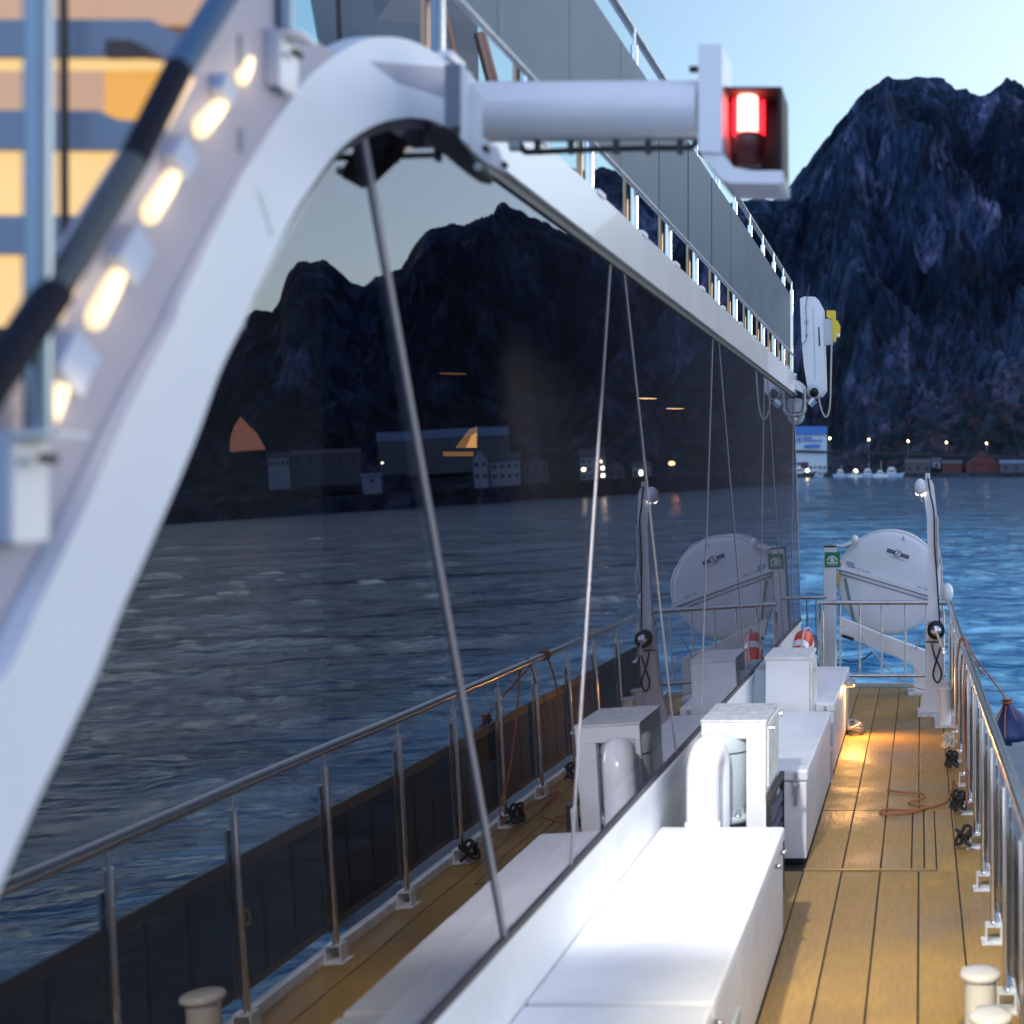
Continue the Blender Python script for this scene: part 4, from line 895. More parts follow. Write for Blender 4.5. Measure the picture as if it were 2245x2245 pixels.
# posts with bracket boxes
def stairpost(xpx, ybase, ytop, hw, lab, Xp, boxpx):
    a = SX(xpx, ybase, Xp)
    t = thing('stair_post', lab, 'post', a, 'posts beside the stairs')
    part('post_tube', MB().tube([a, (a.x, a.y, SX(xpx, ytop, Xp).z)], hw, 20), M['poststeel'], t)
    x0, y0, x1, y1 = boxpx
    c0, c1 = P(x0, y0, a.y - .05), P(x1, y1, a.y - .05); th = .007
    part('bracket_front', MB().box(c0.x, c0.x + .62*(c1.x - c0.x), a.y - .06, a.y - .05, c1.z, c0.z), M['bracket'] if 'bracket' in M else M.setdefault('bracket', mat('blue_grey_bracket', (.42, .47, .6), .4, var=.06)), t, bev=.003)
    part('bracket_top', MB().box(c0.x, c1.x + .004, a.y - .05, a.y + .03, c0.z - th, c0.z), M['white_gloss'], t)
    part('bracket_side', MB().box(c0.x + .62*(c1.x - c0.x) - th, c0.x + .62*(c1.x - c0.x), a.y - .05, a.y + .03, c1.z, c0.z - th), M['white_gloss'], t)
    part('bracket_bolt', MB().tube([(c0.x + .8*(c1.x - c0.x), a.y - .0, c0.z - .04), (c0.x + .8*(c1.x - c0.x), a.y - .03, c0.z - .04)], .008, 8), M['dark'], t)
    return t
stairpost(85, 945, -700, .0205, 'grey steel post at the far left standing on a blue grey bracket', -1.33, (-110, 945, 118, 1190))
stairpost(625, 65, -700, .0195, 'steel post at the top edge standing on a bracket beside the arch', -1.36, (553, 65, 655, 190))
stairpost(957, 118, -500, .0195, 'bright steel post rising behind the crest of the arch', -1.42, (925, 120, 985, 150))

# lit deckhouse front seen behind the stairs
df = thing('lit_deckhouse_front', 'deckhouse window glowing warm yellow behind the stairs', 'window wall', (-2.2, 3.55, 0))
YF = 2.78
def F(x, y, d=0): return P(x, y, YF - d)
def rectpx(mbx, x0, y0, x1, y1, d=0, th=.02):
    a, b = F(x0, y0, d), F(x1, y1, d); return mbx.box(a.x, b.x, a.y, a.y + th, b.z, a.z)
part('wall', rectpx(MB(), -300, -700, 500, 700, -.05, .08), M['slatwall'] if 'slatwall' in M else M.setdefault('slatwall', mat('grey_brown_glow_wall', (.16, .15, .16), .6, emit=(.5, .36, .3), estr=.03)), df)  # warm light on the wall is put in as weak emission
for r_, m_ in (((-200, -300, 525, 50), 'warm2'), ((-200, 118, 525, 155), 'warm'), ((-200, 155, 230, 245), 'warm2'), ((230, 155, 525, 270), 'amber'), ((-200, 330, 525, 480), 'warm'), ((-200, 555, 62, 715), 'warm')):
    part('window_pane', rectpx(MB(), *r_, 0.0, .02), M[m_], df)
part('slat', MB().prism([F(x, y, .03) for x, y in ((-200, 42), (330, 42), (390, 74), (525, 74), (525, 150), (360, 130), (300, 122), (-200, 122))], (0, .02, 0)), M['slat'], df)
part('slat', MB().prism([F(x, y, .03) for x, y in ((-200, 240), (215, 242), (260, 262), (525, 280), (525, 330), (-200, 325))], (0, .02, 0)), M['slat'], df)
part('slat', MB().prism([F(x, y, .03) for x, y in ((-200, 472), (525, 472), (525, 720), (62, 720), (62, 556), (-200, 556))], (0, .02, 0)), M['slat'], df)
part('valance', MB().prism([F(x, y, .05) for x, y in ((230, 86), (290, 88), (345, 122), (230, 124))], (0, .02, 0)), M['brown'], df)
part('window_mullion', MB().tube([F(143, 720, .06), F(138, -300, .06)], .008, 8), M['brown'], df)
part('amber_pane', rectpx(MB(), -20, 830, 30, 930, .02), M['amber'], df)

# ================================================================ WORLD BEYOND THE SHIP (world coordinates, sea at z = 0)
def hash2(ix, iy, s):
    h = (ix * 374761393 + iy * 668265263 + s * 1442695041) & 0xffffffff
    h = ((h ^ (h >> 13)) * 1274126177) & 0xffffffff
    return ((h ^ (h >> 16)) & 0xffff) / 65535.0
def vnoise(x, y, s=0):
    x = np.asarray(x, float); y = np.asarray(y, float); ix = np.floor(x).astype(np.int64); iy = np.floor(y).astype(np.int64)
    fx = x - ix; fy = y - iy; fx = fx*fx*fx*(fx*(fx*6-15)+10); fy = fy*fy*fy*(fy*(fy*6-15)+10)
    a = hash2(ix, iy, s); b = hash2(ix+1, iy, s); c = hash2(ix, iy+1, s); d = hash2(ix+1, iy+1, s)
    return (a*(1-fx)+b*fx)*(1-fy) + (c*(1-fx)+d*fx)*fy
def fbm(x, y, o=5, s=0, g=.5):
    v = 0; a = 1; t = 0
    for k in range(o): v = v + a*vnoise(x*2**k, y*2**k, s+k); t += a; a *= g
    return v/t
def ridged(x, y, o=5, s=0, g=.55):
    v = 0; a = 1; t = 0
    for k in range(o): v = v + a*(1-np.abs(2*vnoise(x*2**k, y*2**k, s+k)-1)); t += a; a *= g
    return v/t
def azel(x, y, refl=False):
    p = W(x, y, 1.0, refl); return math.degrees(math.atan2(p.x, p.y)), p.z - EYE
sk = []
for dx_, dy_ in [(1069, 321), (1111, 322), (1139, 319), (1170, 331), (1194, 345), (1211, 360), (1260, 420), (1330, 400), (1400, 385), (1430, 373), (1455, 380), (1480, 362), (1520, 318), (1545, 285), (1575, 245), (1600, 215), (1625, 182), (1648, 165), (1672, 150), (1700, 148), (1735, 147), (1778, 150), (1788, 160), (1800, 172), (1822, 172), (1832, 185), (1858, 185), (1878, 168), (1900, 148), (1918, 156), (1932, 172)]:
    sk.append(azel(dx_*2245/1932, dy_*2245/1932))
sk2 = [azel(x, y, True) for x, y in [(1296, 534), (1267, 534), (1238, 522), (1197, 505), (1168, 497), (1151, 480), (1139, 476), (1118, 463.8), (1101.7, 468), (1093, 486.5), (1072.7, 492.8), (1039.5, 501), (1019, 513.5), (990, 511), (948.4, 517.6), (928, 534), (911, 563), (886, 604.5), (865.6, 611), (828, 625), (803.5, 646), (783, 644), (741, 604.6), (720.5, 588), (662.5, 592), (637.7, 621), (621, 683), (604.5, 700), (567, 700), (526, 720.5), (470, 800)]]
prof = [(-180, .03), (-60, .04), (-35, .08), (-22, .14), (-16, .2)] + sk + [(5.5, .27), (8, .24), (11, .2)] + sk2 + [(40, .05), (60, .08), (90, .05), (180, .03)]
prof.sort(); pa_ = np.array([p[0] for p in prof]); pe_ = np.array([p[1] for p in prof])
R0_, R1_, R2_ = 860.0, 2000.0, 3200.0
def shore(az): return R0_ + 30*(vnoise(az*.35, az*0, 5) - .5) + 12*(vnoise(az*2.1, az*0, 6) - .5)
def terr(az, r):
    az = np.asarray(az, float); r = np.asarray(r, float)
    az, r = np.broadcast_arrays(az, r)
    el_ = np.interp(az, pa_, pe_)
    jag = (fbm(az*4.5, az*0 + 3.3, 4, 11) - .5)*.005
    Hh = (el_ + jag) * R1_ + EYE
    sh = shore(az)
    t = np.clip((r - sh)/(R1_ - sh), -0.2, 1)
    bank = np.where(az > 6.0, 10.0, 2.2) * np.clip((r - sh)/14, -1, 1)
    flat = np.clip((t - .055)/.945, 0, 1)
    x = np.radians(az)*r; y = r
    wx = x + 60*(fbm(x/240, y/240, 3, 31) - .5); 
    gul = ridged(wx/150 + .35*y/400, y/620, 6, 41)          # gullies run down the face
    big = ridged(x/520, y/700, 4, 51); fine = ridged(x/42, y/75, 4, 71); rib = ridged(x/78 + 2*vnoise(x/200, y/200, 77), y/330, 5, 73, .62)
    env = np.clip(4*flat*(1-flat), 0, 1)
    base = flat**1.12 * Hh
    h = base + env*((gul - .62)*250 + (big - .62)*210 + (rib - .6)*120) * np.clip(Hh/450, .1, 1.2) + (fine - .5)*26*np.clip(flat*8, 0, 1)*np.clip(1.25-flat, .12, 1)
    cap = (el_ + jag - .012) * r + EYE      # keep buttresses below the skyline
    h = np.where((r < R1_ - 40) & (h > cap), cap + (h-cap)*.15, h)
    h = np.maximum(h, 0) + bank + (fbm(x/30, y/30, 4, 61) - .5)*3*np.clip((r-sh)/30, 0, 1)
    back = np.clip((r - R1_)/(R2_ - R1_), 0, 1)
    h = np.where(r > R1_, (Hh)*(1 - back)**1.3 - 5, h)
    h = np.where(r < 1100, np.minimum(h, 13 + np.maximum(0, r - 950)*.8), h)
    h = np.where(r < sh - 2, -8, h)
    return h
def grid_mesh(name, X, Y, Z, mt, smooth=True):
    n, m = X.shape; co = np.stack([X, Y, Z], -1).reshape(-1, 3)
    i = np.arange(n-1)[:, None]*m + np.arange(m-1)[None]; q = np.stack([i, i+1, i+m+1, i+m], -1).reshape(-1, 4)
    me = bpy.data.meshes.new(name); me.vertices.add(len(co)); me.vertices.foreach_set('co', co.ravel().astype('f'))
    me.loops.add(q.size); me.loops.foreach_set('vertex_index', q.ravel().astype('i'))
    me.polygons.add(len(q)); me.polygons.foreach_set('loop_start', np.arange(0, q.size, 4, dtype='i')); me.polygons.foreach_set('loop_total', np.full(len(q), 4, 'i'))
    me.update(); me.validate(); me.materials.append(mt); me.polygons.foreach_set('use_smooth', [smooth]*len(q)); 
    o = bpy.data.objects.new(name, me); COL.objects.link(o); return o
def mountmat():
    m = bpy.data.materials.new('dusk_rock_face'); m.use_nodes = True; t = m.node_tree; b = t.nodes['Principled BSDF']
    b.inputs['Roughness'].default_value = .95; b.inputs['Specular IOR Level'].default_value = .1
    ge = NN(t, 'ShaderNodeNewGeometry'); mp = NN(t, 'ShaderNodeMapping'); mp.inputs['Scale'].default_value = (.02, .01, .0045)
    t.links.new(ge.outputs['Position'], mp.inputs[0])
    n1 = NN(t, 'ShaderNodeTexNoise', Scale=1.0, Detail=12.0, Roughness=.68, Distortion=1.2); t.links.new(mp.outputs[0], n1.inputs['Vector'])
    n2 = NN(t, 'ShaderNodeTexNoise', Scale=.0045, Detail=8.0); t.links.new(ge.outputs['Position'], n2.inputs['Vector'])
    r1 = NN(t, 'ShaderNodeValToRGB'); e = r1.color_ramp.elements
    e[0].position = .4; e[0].color = (.004, .012, .024, 1); e[1].position = .68; e[1].color = (.082, .096, .15, 1)
    k = r1.color_ramp.elements.new(.53); k.color = (.012, .028, .055, 1)
    t.links.new(n1.outputs[0], r1.inputs[0])
    r2 = NN(t, 'ShaderNodeValToRGB'); e = r2.color_ramp.elements; e[0].position = .42; e[0].color = (.45, .5, .55, 1); e[1].position = .62; e[1].color = (1.5, 1.4, 1.5, 1)
    t.links.new(n2.outputs[0], r2.inputs[0])
    mx = NN(t, 'ShaderNodeMix', data_type='RGBA', blend_type='MULTIPLY'); mx.inputs[0].default_value = 1
    t.links.new(r1.outputs[0], mx.inputs[6]); t.links.new(r2.outputs[0], mx.inputs[7])
    # autumn scrub low down
    sp = NN(t, 'ShaderNodeSeparateXYZ'); t.links.new(ge.outputs['Position'], sp.inputs[0])
    mr = NN(t, 'ShaderNodeMapRange'); mr.inputs[1].default_value = 35; mr.inputs[2].default_value = 150; mr.inputs[3].default_value = 1; mr.inputs[4].default_value = 0
    t.links.new(sp.outputs[2], mr.inputs[0])
    n3 = NN(t, 'ShaderNodeTexNoise', Scale=.06, Detail=6.0, Roughness=.7); t.links.new(ge.outputs['Position'], n3.inputs['Vector'])
    r3 = NN(t, 'ShaderNodeValToRGB'); e = r3.color_ramp.elements; e[0].position = .5; e[0].color = (.02, .03, .02, 1); e[1].position = .68; e[1].color = (.15, .05, .03, 1)
    t.links.new(n3.outputs[0], r3.inputs[0])
    r4 = NN(t, 'ShaderNodeMath', operation='MULTIPLY'); r4.inputs[1].default_value = .38; t.links.new(mr.outputs[0], r4.inputs[0])
    m2 = NN(t, 'ShaderNodeMix', data_type='RGBA'); t.links.new(r4.outputs[0], m2.inputs[0]); t.links.new(mx.outputs[2], m2.inputs[6]); t.links.new(r3.outputs[0], m2.inputs[7])
    t.links.new(m2.outputs[2], b.inputs['Base Color'])
    mpf = NN(t, 'ShaderNodeMapping'); mpf.inputs['Scale'].default_value = (.16, .09, .03); mpf.inputs['Rotation'].default_value = (0, .35, 0); t.links.new(ge.outputs['Position'], mpf.inputs[0])
    n4 = NN(t, 'ShaderNodeTexNoise', Scale=1.0, Detail=8.0, Roughness=.7, Distortion=.4); t.links.new(mpf.outputs[0], n4.inputs['Vector'])
    r5 = NN(t, 'ShaderNodeValToRGB'); e = r5.color_ramp.elements; e[0].position = .38; e[0].color = (.25, .3, .36, 1); e[1].position = .62; e[1].color = (2.3, 2.25, 2.4, 1)
    t.links.new(n4.outputs[0], r5.inputs[0]); m5 = NN(t, 'ShaderNodeMix', data_type='RGBA', blend_type='MULTIPLY'); m5.inputs[0].default_value = .85
    t.links.new(m2.outputs[2], m5.inputs[6]); t.links.new(r5.outputs[0], m5.inputs[7]); t.links.new(m5.outputs[2], b.inputs['Base Color'])
    bp0 = NN(t, 'ShaderNodeBump', Strength=1.0, Distance=6.0); t.links.new(n4.outputs[0], bp0.inputs['Height'])
    bp = NN(t, 'ShaderNodeBump', Strength=.9, Distance=9.0); t.links.new(n1.outputs[0], bp.inputs['Height']); t.links.new(bp0.outputs[0], bp.inputs['Normal']); t.links.new(bp.outputs[0], b.inputs['Normal'])
    return m
M['rock'] = mountmat()
azs = np.concatenate([np.arange(-180, -20, 2.5), np.arange(-20, 42, .085), np.arange(42, 182.5, 2.5)])
rs = np.concatenate([np.arange(820, 900, 4), R_ and np.linspace(900, R1_, 230), np.linspace(R1_ + 20, R2_, 12)])
Az, Rr = np.meshgrid(azs, rs); Z = terr(Az, Rr)
terrain = grid_mesh('mountain_terrain', np.sin(np.radians(Az))*Rr, np.cos(np.radians(Az))*Rr, Z, M['rock'], True); terrain['kind'] = 'structure'
def tz(x, y): r = math.hypot(x, y); return float(terr(math.degrees(math.atan2(x, y)), r))

# ---- water
def watermat():
    m = bpy.data.materials.new('fjord_water'); m.use_nodes = True; t = m.node_tree; b = t.nodes['Principled BSDF']
    b.inputs['Specular Tint'].default_value = (.5, .88, 1, 1); b.inputs['Roughness'].default_value = .1; b.inputs['IOR'].default_value = 1.33
    ge = NN(t, 'ShaderNodeNewGeometry')
    def nz(scale, sc, det, dist=0.0):
        mp = NN(t, 'ShaderNodeMapping'); mp.inputs['Scale'].default_value = scale; t.links.new(ge.outputs['Position'], mp.inputs[0])
        n = NN(t, 'ShaderNodeTexNoise', Scale=sc, Detail=det, Distortion=dist); t.links.new(mp.outputs[0], n.inputs['Vector']); return n
    a = nz((.55, 1, 1), 1.1, 6.0, .6); c = nz((.22, 1, 1), .12, 5.0, .8); f = nz((.6, 1, 1), 3.0, 5.0)
    b1 = NN(t, 'ShaderNodeBump', Strength=1.0, Distance=2.2); b2 = NN(t, 'ShaderNodeBump', Strength=1.0, Distance=.27); b3 = NN(t, 'ShaderNodeBump', Strength=1.0, Distance=.085)
    t.links.new(c.outputs[0], b1.inputs['Height']); t.links.new(a.outputs[0], b2.inputs['Height']); t.links.new(f.outputs[0], b3.inputs['Height'])
    t.links.new(b1.outputs[0], b2.inputs['Normal']); t.links.new(b2.outputs[0], b3.inputs['Normal']); t.links.new(b3.outputs[0], b.inputs['Normal'])
    # streaks of aerated water in the wake
    w1 = nz((.4, .55, 1), 1.0, 10.0, 1.4); mr = NN(t, 'ShaderNodeMapRange'); mr.inputs[1].default_value = .44; mr.inputs[2].default_value = .66
    sx = NN(t, 'ShaderNodeSeparateXYZ'); t.links.new(ge.outputs['Position'], sx.inputs[0])
    mk = NN(t, 'ShaderNodeMapRange'); mk.inputs[1].default_value = 15; mk.inputs[2].default_value = 5; mk.inputs[3].default_value = .0; mk.inputs[4].default_value = 1; t.links.new(sx.outputs[0], mk.inputs[0])
    mk2 = NN(t, 'ShaderNodeMapRange'); mk2.inputs[1].default_value = 190; mk2.inputs[2].default_value = 50; t.links.new(sx.outputs[1], mk2.inputs[0])
    mm = NN(t, 'ShaderNodeMath', operation='MULTIPLY'); t.links.new(mk.outputs[0], mm.inputs[0]); t.links.new(mk2.outputs[0], mm.inputs[1])
    mf = NN(t, 'ShaderNodeMath', operation='MULTIPLY'); t.links.new(mm.outputs[0], mf.inputs[0]); t.links.new(mr.outputs[0], mf.inputs[1])
    t.links.new(w1.outputs[0], mr.inputs[0])
    mb_ = NN(t, 'ShaderNodeMix', data_type='RGBA'); mb_.inputs[6].default_value = (.028, .095, .165, 1); mb_.inputs[7].default_value = (.008, .17, .36, 1); t.links.new(mm.outputs[0], mb_.inputs[0])
    mx = NN(t, 'ShaderNodeMix', data_type='RGBA'); t.links.new(mb_.outputs[2], mx.inputs[6]); mx.inputs[7].default_value = (.26, .66, .82, 1)
    t.links.new(mf.outputs[0], mx.inputs[0]); t.links.new(mx.outputs[2], b.inputs['Base Color'])
    return m
M['water'] = watermat()
ra = np.concatenate([np.linspace(-180, -40, 30)[:-1], np.linspace(-40, 60, 300), np.linspace(60, 180, 30)[1:]])
rr_ = np.concatenate([[.5], np.geomspace(4, 860, 420), [1000]])
Aw, Rw = np.meshgrid(ra, rr_); Xw = np.sin(np.radians(Aw))*Rw; Yw = np.cos(np.radians(Aw))*Rw
amp = np.clip(Rw/8, 0, 1)
Zw = amp*((fbm(Xw/3.0, Yw/1.7, 3, 81) - .5)*.38 + (fbm(Xw/9 + 5, Yw/5, 2, 91) - .5)*.5)*np.clip((900-Rw)/500, 0, 1)
water = grid_mesh('water', Xw, Yw, Zw, M['water'], True); water['kind'] = 'structure'

# ================================================================ VILLAGE ON THE SHORE
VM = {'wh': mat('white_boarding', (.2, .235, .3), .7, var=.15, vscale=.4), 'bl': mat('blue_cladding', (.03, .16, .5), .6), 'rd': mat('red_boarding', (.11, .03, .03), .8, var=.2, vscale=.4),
      'gr': mat('grey_boarding', (.07, .08, .1), .8), 'rf': mat('dark_slate', (.05, .055, .065), .8), 'rb': mat('blue_sheet_roof', (.06, .11, .2), .5),
      'wd': mat('dark_window_glass', (.01, .012, .02), .2), 'wl': mat('lit_window', (1, .8, .5), .4, emit=(1, .72, .4), estr=6), 'wr': mat('red_lit_window', (1, .2, .1), .4, emit=(1, .2, .1), estr=4),
      'lamp': mat('street_lamp_glass', (1, .85, .5), .4, emit=(1, .78, .4), estr=5), 'lampw': mat('white_quay_lamp', (1, .95, .85), .4, emit=(1, .9, .7), estr=5), 'lampo': mat('orange_quay_lamp', (1, .4, .15), .4, emit=(1, .36, .12), estr=5),
      'hull': mat('pale_blue_boat_hull', (.3, .42, .55), .4), 'hull2': mat('white_boat_hull', (.6, .64, .68), .4), 'dk': mat('dark_quay_timber', (.03, .03, .035), .9)}
def frame(pos):
    d = Vector((pos.x, pos.y, 0)).normalized(); return Vector((d.y, -d.x, 0)), d     # right, away
def obox(mb, pos, r, d, x0, x1, y0, y1, z0, z1):
    vs = [pos + r*x + d*y + Vector((0, 0, z)) for z in (z0, z1) for x, y in ((x0, y0), (x1, y0), (x1, y1), (x0, y1))]
    return mb.add(vs, [(0, 3, 2, 1), (4, 5, 6, 7), (0, 1, 5, 4), (1, 2, 6, 5), (2, 3, 7, 6), (3, 0, 4, 7)])
def house(name, lab, xa, xb, ytop, ybase, dist, wall, roof, refl=False, cat='house', wins=2, lit=(), gable=False, rh=.3, floors=1, grp='houses along the far shore'):
    a = W(xa, ybase, dist, refl); b = W(xb, ybase, dist, refl); c = (a + b)/2; wd = (b - a).length
    H_ = W((xa+xb)/2, ytop, dist, refl).z - W((xa+xb)/2, ybase, dist, refl).z
    pos = Vector((c.x, c.y, W((xa+xb)/2, ybase, dist, refl).z)); r, d = frame(pos)
    t = thing(name, lab, cat, pos, grp, ship=False); hw = wd/2; hr = H_*rh; hh = H_ - hr; dp = wd*.7 if wd < 30 else 20
    part('wall', obox(MB(), pos, r, d, -hw, hw, 0, dp, -12, hh), wall, t)
    if gable: pts = [pos + r*x + Vector((0, 0, z)) - d*.4 for x, z in ((-hw - .5, hh), (hw + .5, hh), (0, H_))]; rb = MB().prism(pts, d*(dp + .8))
    else: pts = [pos - r*(hw + .5) + d*y + Vector((0, 0, z)) for y, z in ((-.5, hh), (dp + .5, hh), (dp/2, H_))]; rb = MB().prism(pts, r*(wd + 1))
    part('roof', rb, roof, t)
    if gable: part('gable', MB().prism([pos + r*x + Vector((0, 0, z)) - d*.45 for x, z in ((-hw*.9, hh), (hw*.9, hh), (0, H_ - .6))], d*.04), wall, t)
    for f in range(floors):
        for k in range(wins):
            x = -hw + wd*(k + .5)/wins; z = hh*(f + .3)/floors; ww = min(1.0, wd/wins*.25)
            part('window', obox(MB(), pos, r, d, x - ww, x + ww, -.12, 0.02, z, z + hh*.38/floors), VM['wl'] if (f*wins + k) in lit else VM['wd'], t)
    return t
# straight ahead
WM = mat('pale_blue_cladding', (.42, .55, .66), .6, var=.08, vscale=.3)
wh = house('warehouse', 'big white and blue quay warehouse just right of the glass wall', 1600, 1813, 934, 1046, 905, WM, VM['bl'], wins=0, rh=.02, cat='warehouse', grp=None)
c = W(1706, 1046, 904); r, d = frame(c)
def wpx(x, y): return W(x, y, 903.5)
def panelpx(mb, pts): return mb.prism([wpx(x, y) for x, y in pts], d*.4)
part('blue_band', panelpx(MB(), [(1600, 936), (1812, 936), (1813, 952), (1600, 953)]), VM['bl'], wh)
part('sign_mark', panelpx(MB(), [(1741, 960), (1745, 960), (1745, 968), (1741, 968)]).v and panelpx(panelpx(MB(), [(1741, 960), (1746, 960), (1746, 969), (1741, 969)]), [(1750, 958), (1755, 958), (1755, 969), (1750, 969)]), VM['bl'], wh)
for pts in ([(1760, 958), (1780, 958), (1780, 961), (1760, 961)], [(1760, 964), (1802, 964), (1802, 967), (1760, 967)], [(1764, 975), (1798, 974), (1798, 981), (1762, 982)]):
    part('sign_stripe', panelpx(MB(), pts), VM['bl'], wh)
part('loading_door', panelpx(MB(), [(1740, 1014), (1772, 1013), (1772, 1028), (1740, 1028)]), mat('dark_purple_door', (.06, .03, .06), .7), wh)
part('canopy_line', panelpx(MB(), [(1740, 989), (1813, 991), (1813, 994), (1740, 992)]), VM['rf'], wh)
for k in range(4): part('window', panelpx(MB(), [(1775 + k*10, 1022), (1780 + k*10, 1022), (1780 + k*10, 1027), (1775 + k*10, 1027)]), VM['wd'], wh)
house('boathouse', 'red gabled boathouse on the shore at the right edge', 2118, 2188, 988, 1040, 900, VM['rd'], VM['rf'], gable=True, rh=.55, cat='boathouse', grp=None)
house('quay_shed', 'low grey shed at the right edge beside the red boathouse', 2192, 2290, 1008, 1034, 895, VM['gr'], VM['rb'], wins=4)
house('quay_shed', 'small dull red shed left of the gabled boathouse', 2066, 2108, 1008, 1036, 905, VM['rd'], VM['rf'], wins=2)
house('quay_shed', 'dark cottage half way between the boats and the red boathouse', 1985, 2040, 1006, 1038, 915, VM['gr'], VM['rf'], wins=3)
house('quay_shed', 'pale cottage above the quay beside the olive bush', 2044, 2062, 1003, 1030, 930, VM['wh'], VM['rf'], wins=1)
# quay
qa = MB(); 
for i in range(24):
    x = 1700 + i*28; p = W(x, 1050, 868); r, d = frame(p); p.z = 0; obox(qa, p, r, d, -4.3, 4.3, 0, 16, -1, 2.4)
single('quay', qa, VM['dk'], kind='structure', ship=False)
def boat(xpx, ywl, L, h, dist, hullm, lab, mast=0):
    p = W(xpx, ywl, dist); p.z = 0; r, d = frame(p)
    t = thing('moored_boat', lab, 'boat', p, 'boats moored at the far quay', ship=False)
    prof = [(-L/2, h*.9), (-L/2, h*.5), (-L*.42, -.3), (L*.38, -.3), (L/2, h*1.1), (L*.3, h*.85), (0, h*.75)]
    part('hull', MB().prism([p + r*x + Vector((0, 0, z)) - d*1.4 for x, z in prof], d*2.8), hullm, t)
    cm_ = MB(); obox(cm_, p, r, d, -L*.25, L*.12, -1, 1, h*.7, h*1.7); obox(cm_, p, r, d, -L*.2, L*.05, -.8, .8, h*1.7, h*2.2)
    cab = part('cabin', cm_, VM['hull2'], t)
    wm = MB(); obox(wm, p, r, d, -L*.2, L*.09, -1.05, -1.0, h*1.15, h*1.5); part('cabin_window', wm, VM['wd'], cab)
    if mast: part('mast', MB().tube([p + Vector((0, 0, h)), p + Vector((0, 0, mast))], .12, 6), VM['hull2'], t)
for a in ((1845, 1051, 11, 2.2, 858, 'hull', 'small pale boat moored just right of the warehouse', 7), (1876, 1052, 9, 1.8, 852, 'hull2', 'short white boat, second from the warehouse', 0), (1905, 1053, 12, 2.4, 856, 'hull', 'pale blue boat under the bright quay lamps', 9), (1932, 1053, 10, 2.0, 850, 'hull2', 'white cabin boat right of the quay lamps', 10), (1958, 1051, 15, 2.8, 860, 'hull', 'long pale blue boat, rightmost of the moored boats', 0), (1752, 1056, 22, 3.2, 846, 'dk', 'dark working boat lying below the warehouse', 8), (1790, 1053, 10, 2.4, 858, 'hull', 'boat with pale hull at the corner of the warehouse', 6)):
    boat(a[0], a[1], a[2], a[3], a[4], VM[a[5]] if a[5] != 'dk' else VM['dk'], a[6], a[7])
def lamp(x, y, dist, m_, lab, name='street_lamp', r=.52, refl=False, grp='street lamps along the shore road'):
    p = W(x, y, dist, refl); z = tz(p.x, p.y); z = min(z, p.z - 4)
    t = thing(name, lab, 'lamp', (p.x, p.y, z), grp, ship=False)
    part('pole', MB().tube([(p.x, p.y, z), (p.x, p.y, p.z)], .12, 6), M['pole'], t)
    part('lamp_head', MB().sphere(p, r, 10), m_, t)
for i, (x, y) in enumerate([(1819.5, 960.8), (1904.6, 964), (1991, 967), (2075, 970), (2163, 972)]):
    lamp(x, y, 955, VM['lamp'], 'street lamp on the hillside road, ' + ['leftmost of the five, by the warehouse', 'second of the five from the left', 'middle one of the five', 'fourth of the five from the left', 'rightmost of the five, above the boathouse'][i])
lamp(1876, 1033, 872, VM['lampw'], 'bright white quay lamp among the moored boats', 'quay_lamp', .95, grp=None)
lamp(1885, 1040, 870, VM['lamp'], 'smaller amber quay lamp just below the bright white one', 'quay_lamp', .75, grp=None)
lamp(1751, 1032, 868, VM['lampo'], 'orange quay lamp left of the warehouse corner', 'quay_lamp', .8, grp=None)
lamp(1770, 1031, 868, VM['lamp'], 'yellow quay lamp in front of the warehouse', 'quay_lamp', .85, grp=None)
single('overhead_cable', MB().tube([W(1300, 976, 845), W(1745, 988, 845), W(2000, 996, 845), W(2245, 1003, 845), W(2700, 1012, 845)], .55, 6), VM['dk'], 'dark cable strung across in front of the shore', 'cable', W(1745, 988, 845), ship=False)

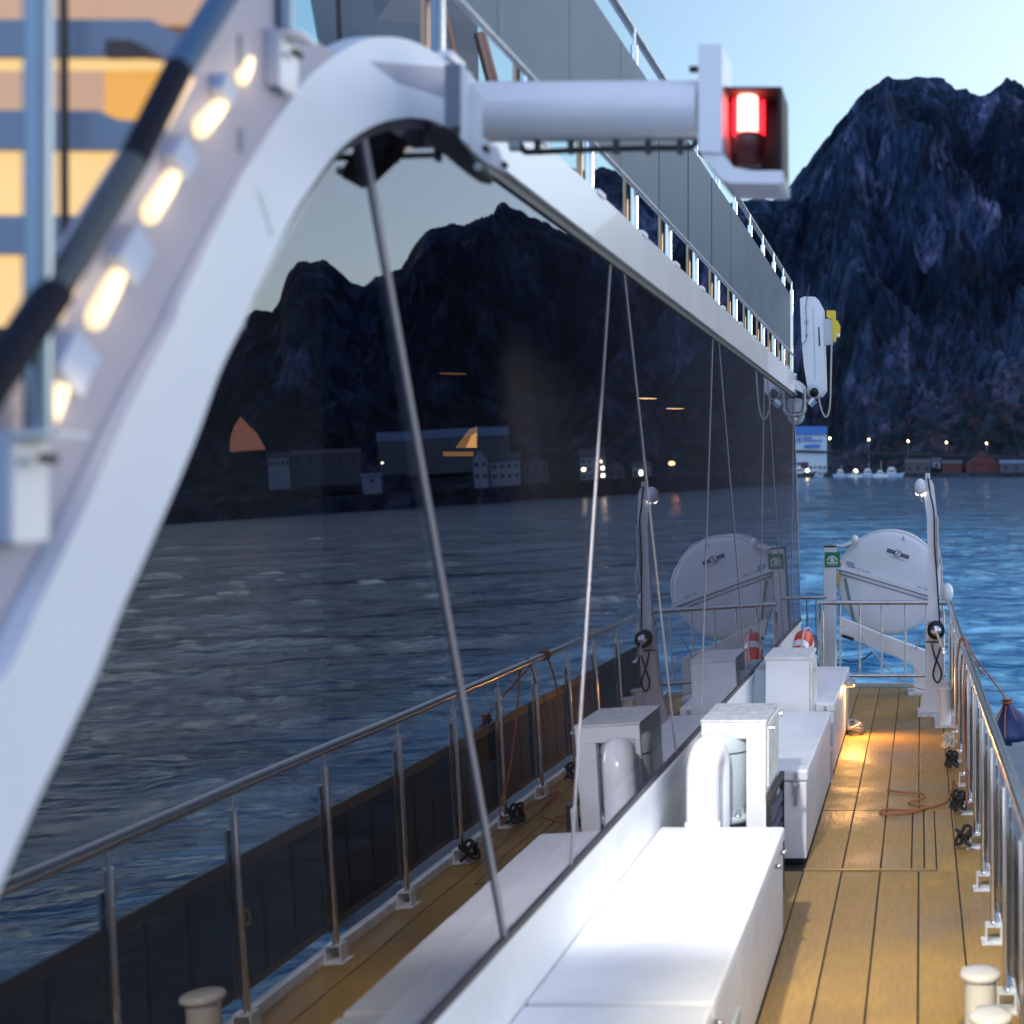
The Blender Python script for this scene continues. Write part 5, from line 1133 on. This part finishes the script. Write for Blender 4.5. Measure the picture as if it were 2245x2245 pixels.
# shore seen in the mirror of the glass
house('shed', 'white boarded shed mirrored at the left of the glass beside the orange mound', 601, 649, 992, 1028, 900, VM['wh'], VM['rf'], True, wins=5, cat='shed')
house('long_house', 'long low bluish building mirrored between the orange mound and the thick joint', 652, 798, 984, 1022, 925, VM['gr'], VM['rf'], True, wins=5)
house('shed', 'small white shed mirrored low on the dark bank', 800, 842, 1036, 1062, 885, VM['wh'], VM['rb'], True, wins=1, cat='shed')
house('long_hall', 'long hall with pale blue roof mirrored behind the thick joint', 834, 1125, 940, 1000, 985, VM['gr'], VM['rb'], True, wins=0, rh=.35, cat='hall')
house('house', 'narrow white house with dark windows mirrored below the amber lamp', 1052, 1081, 985, 1056, 905, VM['wh'], VM['rf'], True, wins=2, floors=2, gable=True)
house('house', 'wide white house mirrored in the middle of the glass', 1085, 1150, 992, 1054, 910, VM['wh'], VM['rf'], True, wins=4, floors=2)
house('house', 'grey house mirrored right of the wide white one', 1155, 1212, 1000, 1050, 915, VM['gr'], VM['rf'], True, wins=3, gable=True)
house('house', 'white house with lit end windows mirrored at the first thin joint', 1282, 1338, 982, 1052, 905, VM['wh'], VM['rf'], True, wins=4, floors=3, lit=(0, 4, 7))
house('house', 'grey gabled house mirrored between the two thin joints', 1342, 1380, 1010, 1052, 910, VM['gr'], VM['rf'], True, wins=2, gable=True)
house('house', 'pale low house mirrored right of the second thin joint', 1398, 1440, 1012, 1050, 905, VM['wh'], VM['rf'], True, wins=3, lit=(1,))
p = W(1487, 1020, 900, True); 
lamp(1483, 1016, 900, VM['lampo'], 'red orange light mirrored far along the glass', 'quay_lamp', 1.2, True, None)
lamp(843, 1014, 900, VM['lampw'], 'tiny white light mirrored beside the dark block', 'quay_lamp', .5, True, None)
lamp(1326, 1012, 900, VM['lamp'], 'small yellow light mirrored at the gable of the lit house', 'quay_lamp', .7, True, None)
# orange mound, the dusk light on it put into its colour and emission
pm_ = W(578, 985, 905, True); r, d = frame(pm_)
def mp_(x, y): return W(x, y, 905, True)
mpts = [mp_(*a) for a in ((512, 990), (513, 962), (522, 935), (537, 914), (552, 930), (575, 950), (595, 985))]
single('orange_mound', MB().prism(mpts, d*10), mat('orange_glow_gravel', (.75, .3, .16), .9, var=.1, vscale=.2, emit=(.9, .3, .16), estr=.08), 'glowing orange pointed mound mirrored at the left of the glass', 'mound', pm_, ship=False)

# ---------------------------------------------------------------- put the ship on the water
bpy.context.view_layer.update()
for o in SHIPSET:
    o.matrix_world = SHIP @ o.matrix_basis
print('objects', len(bpy.data.objects))
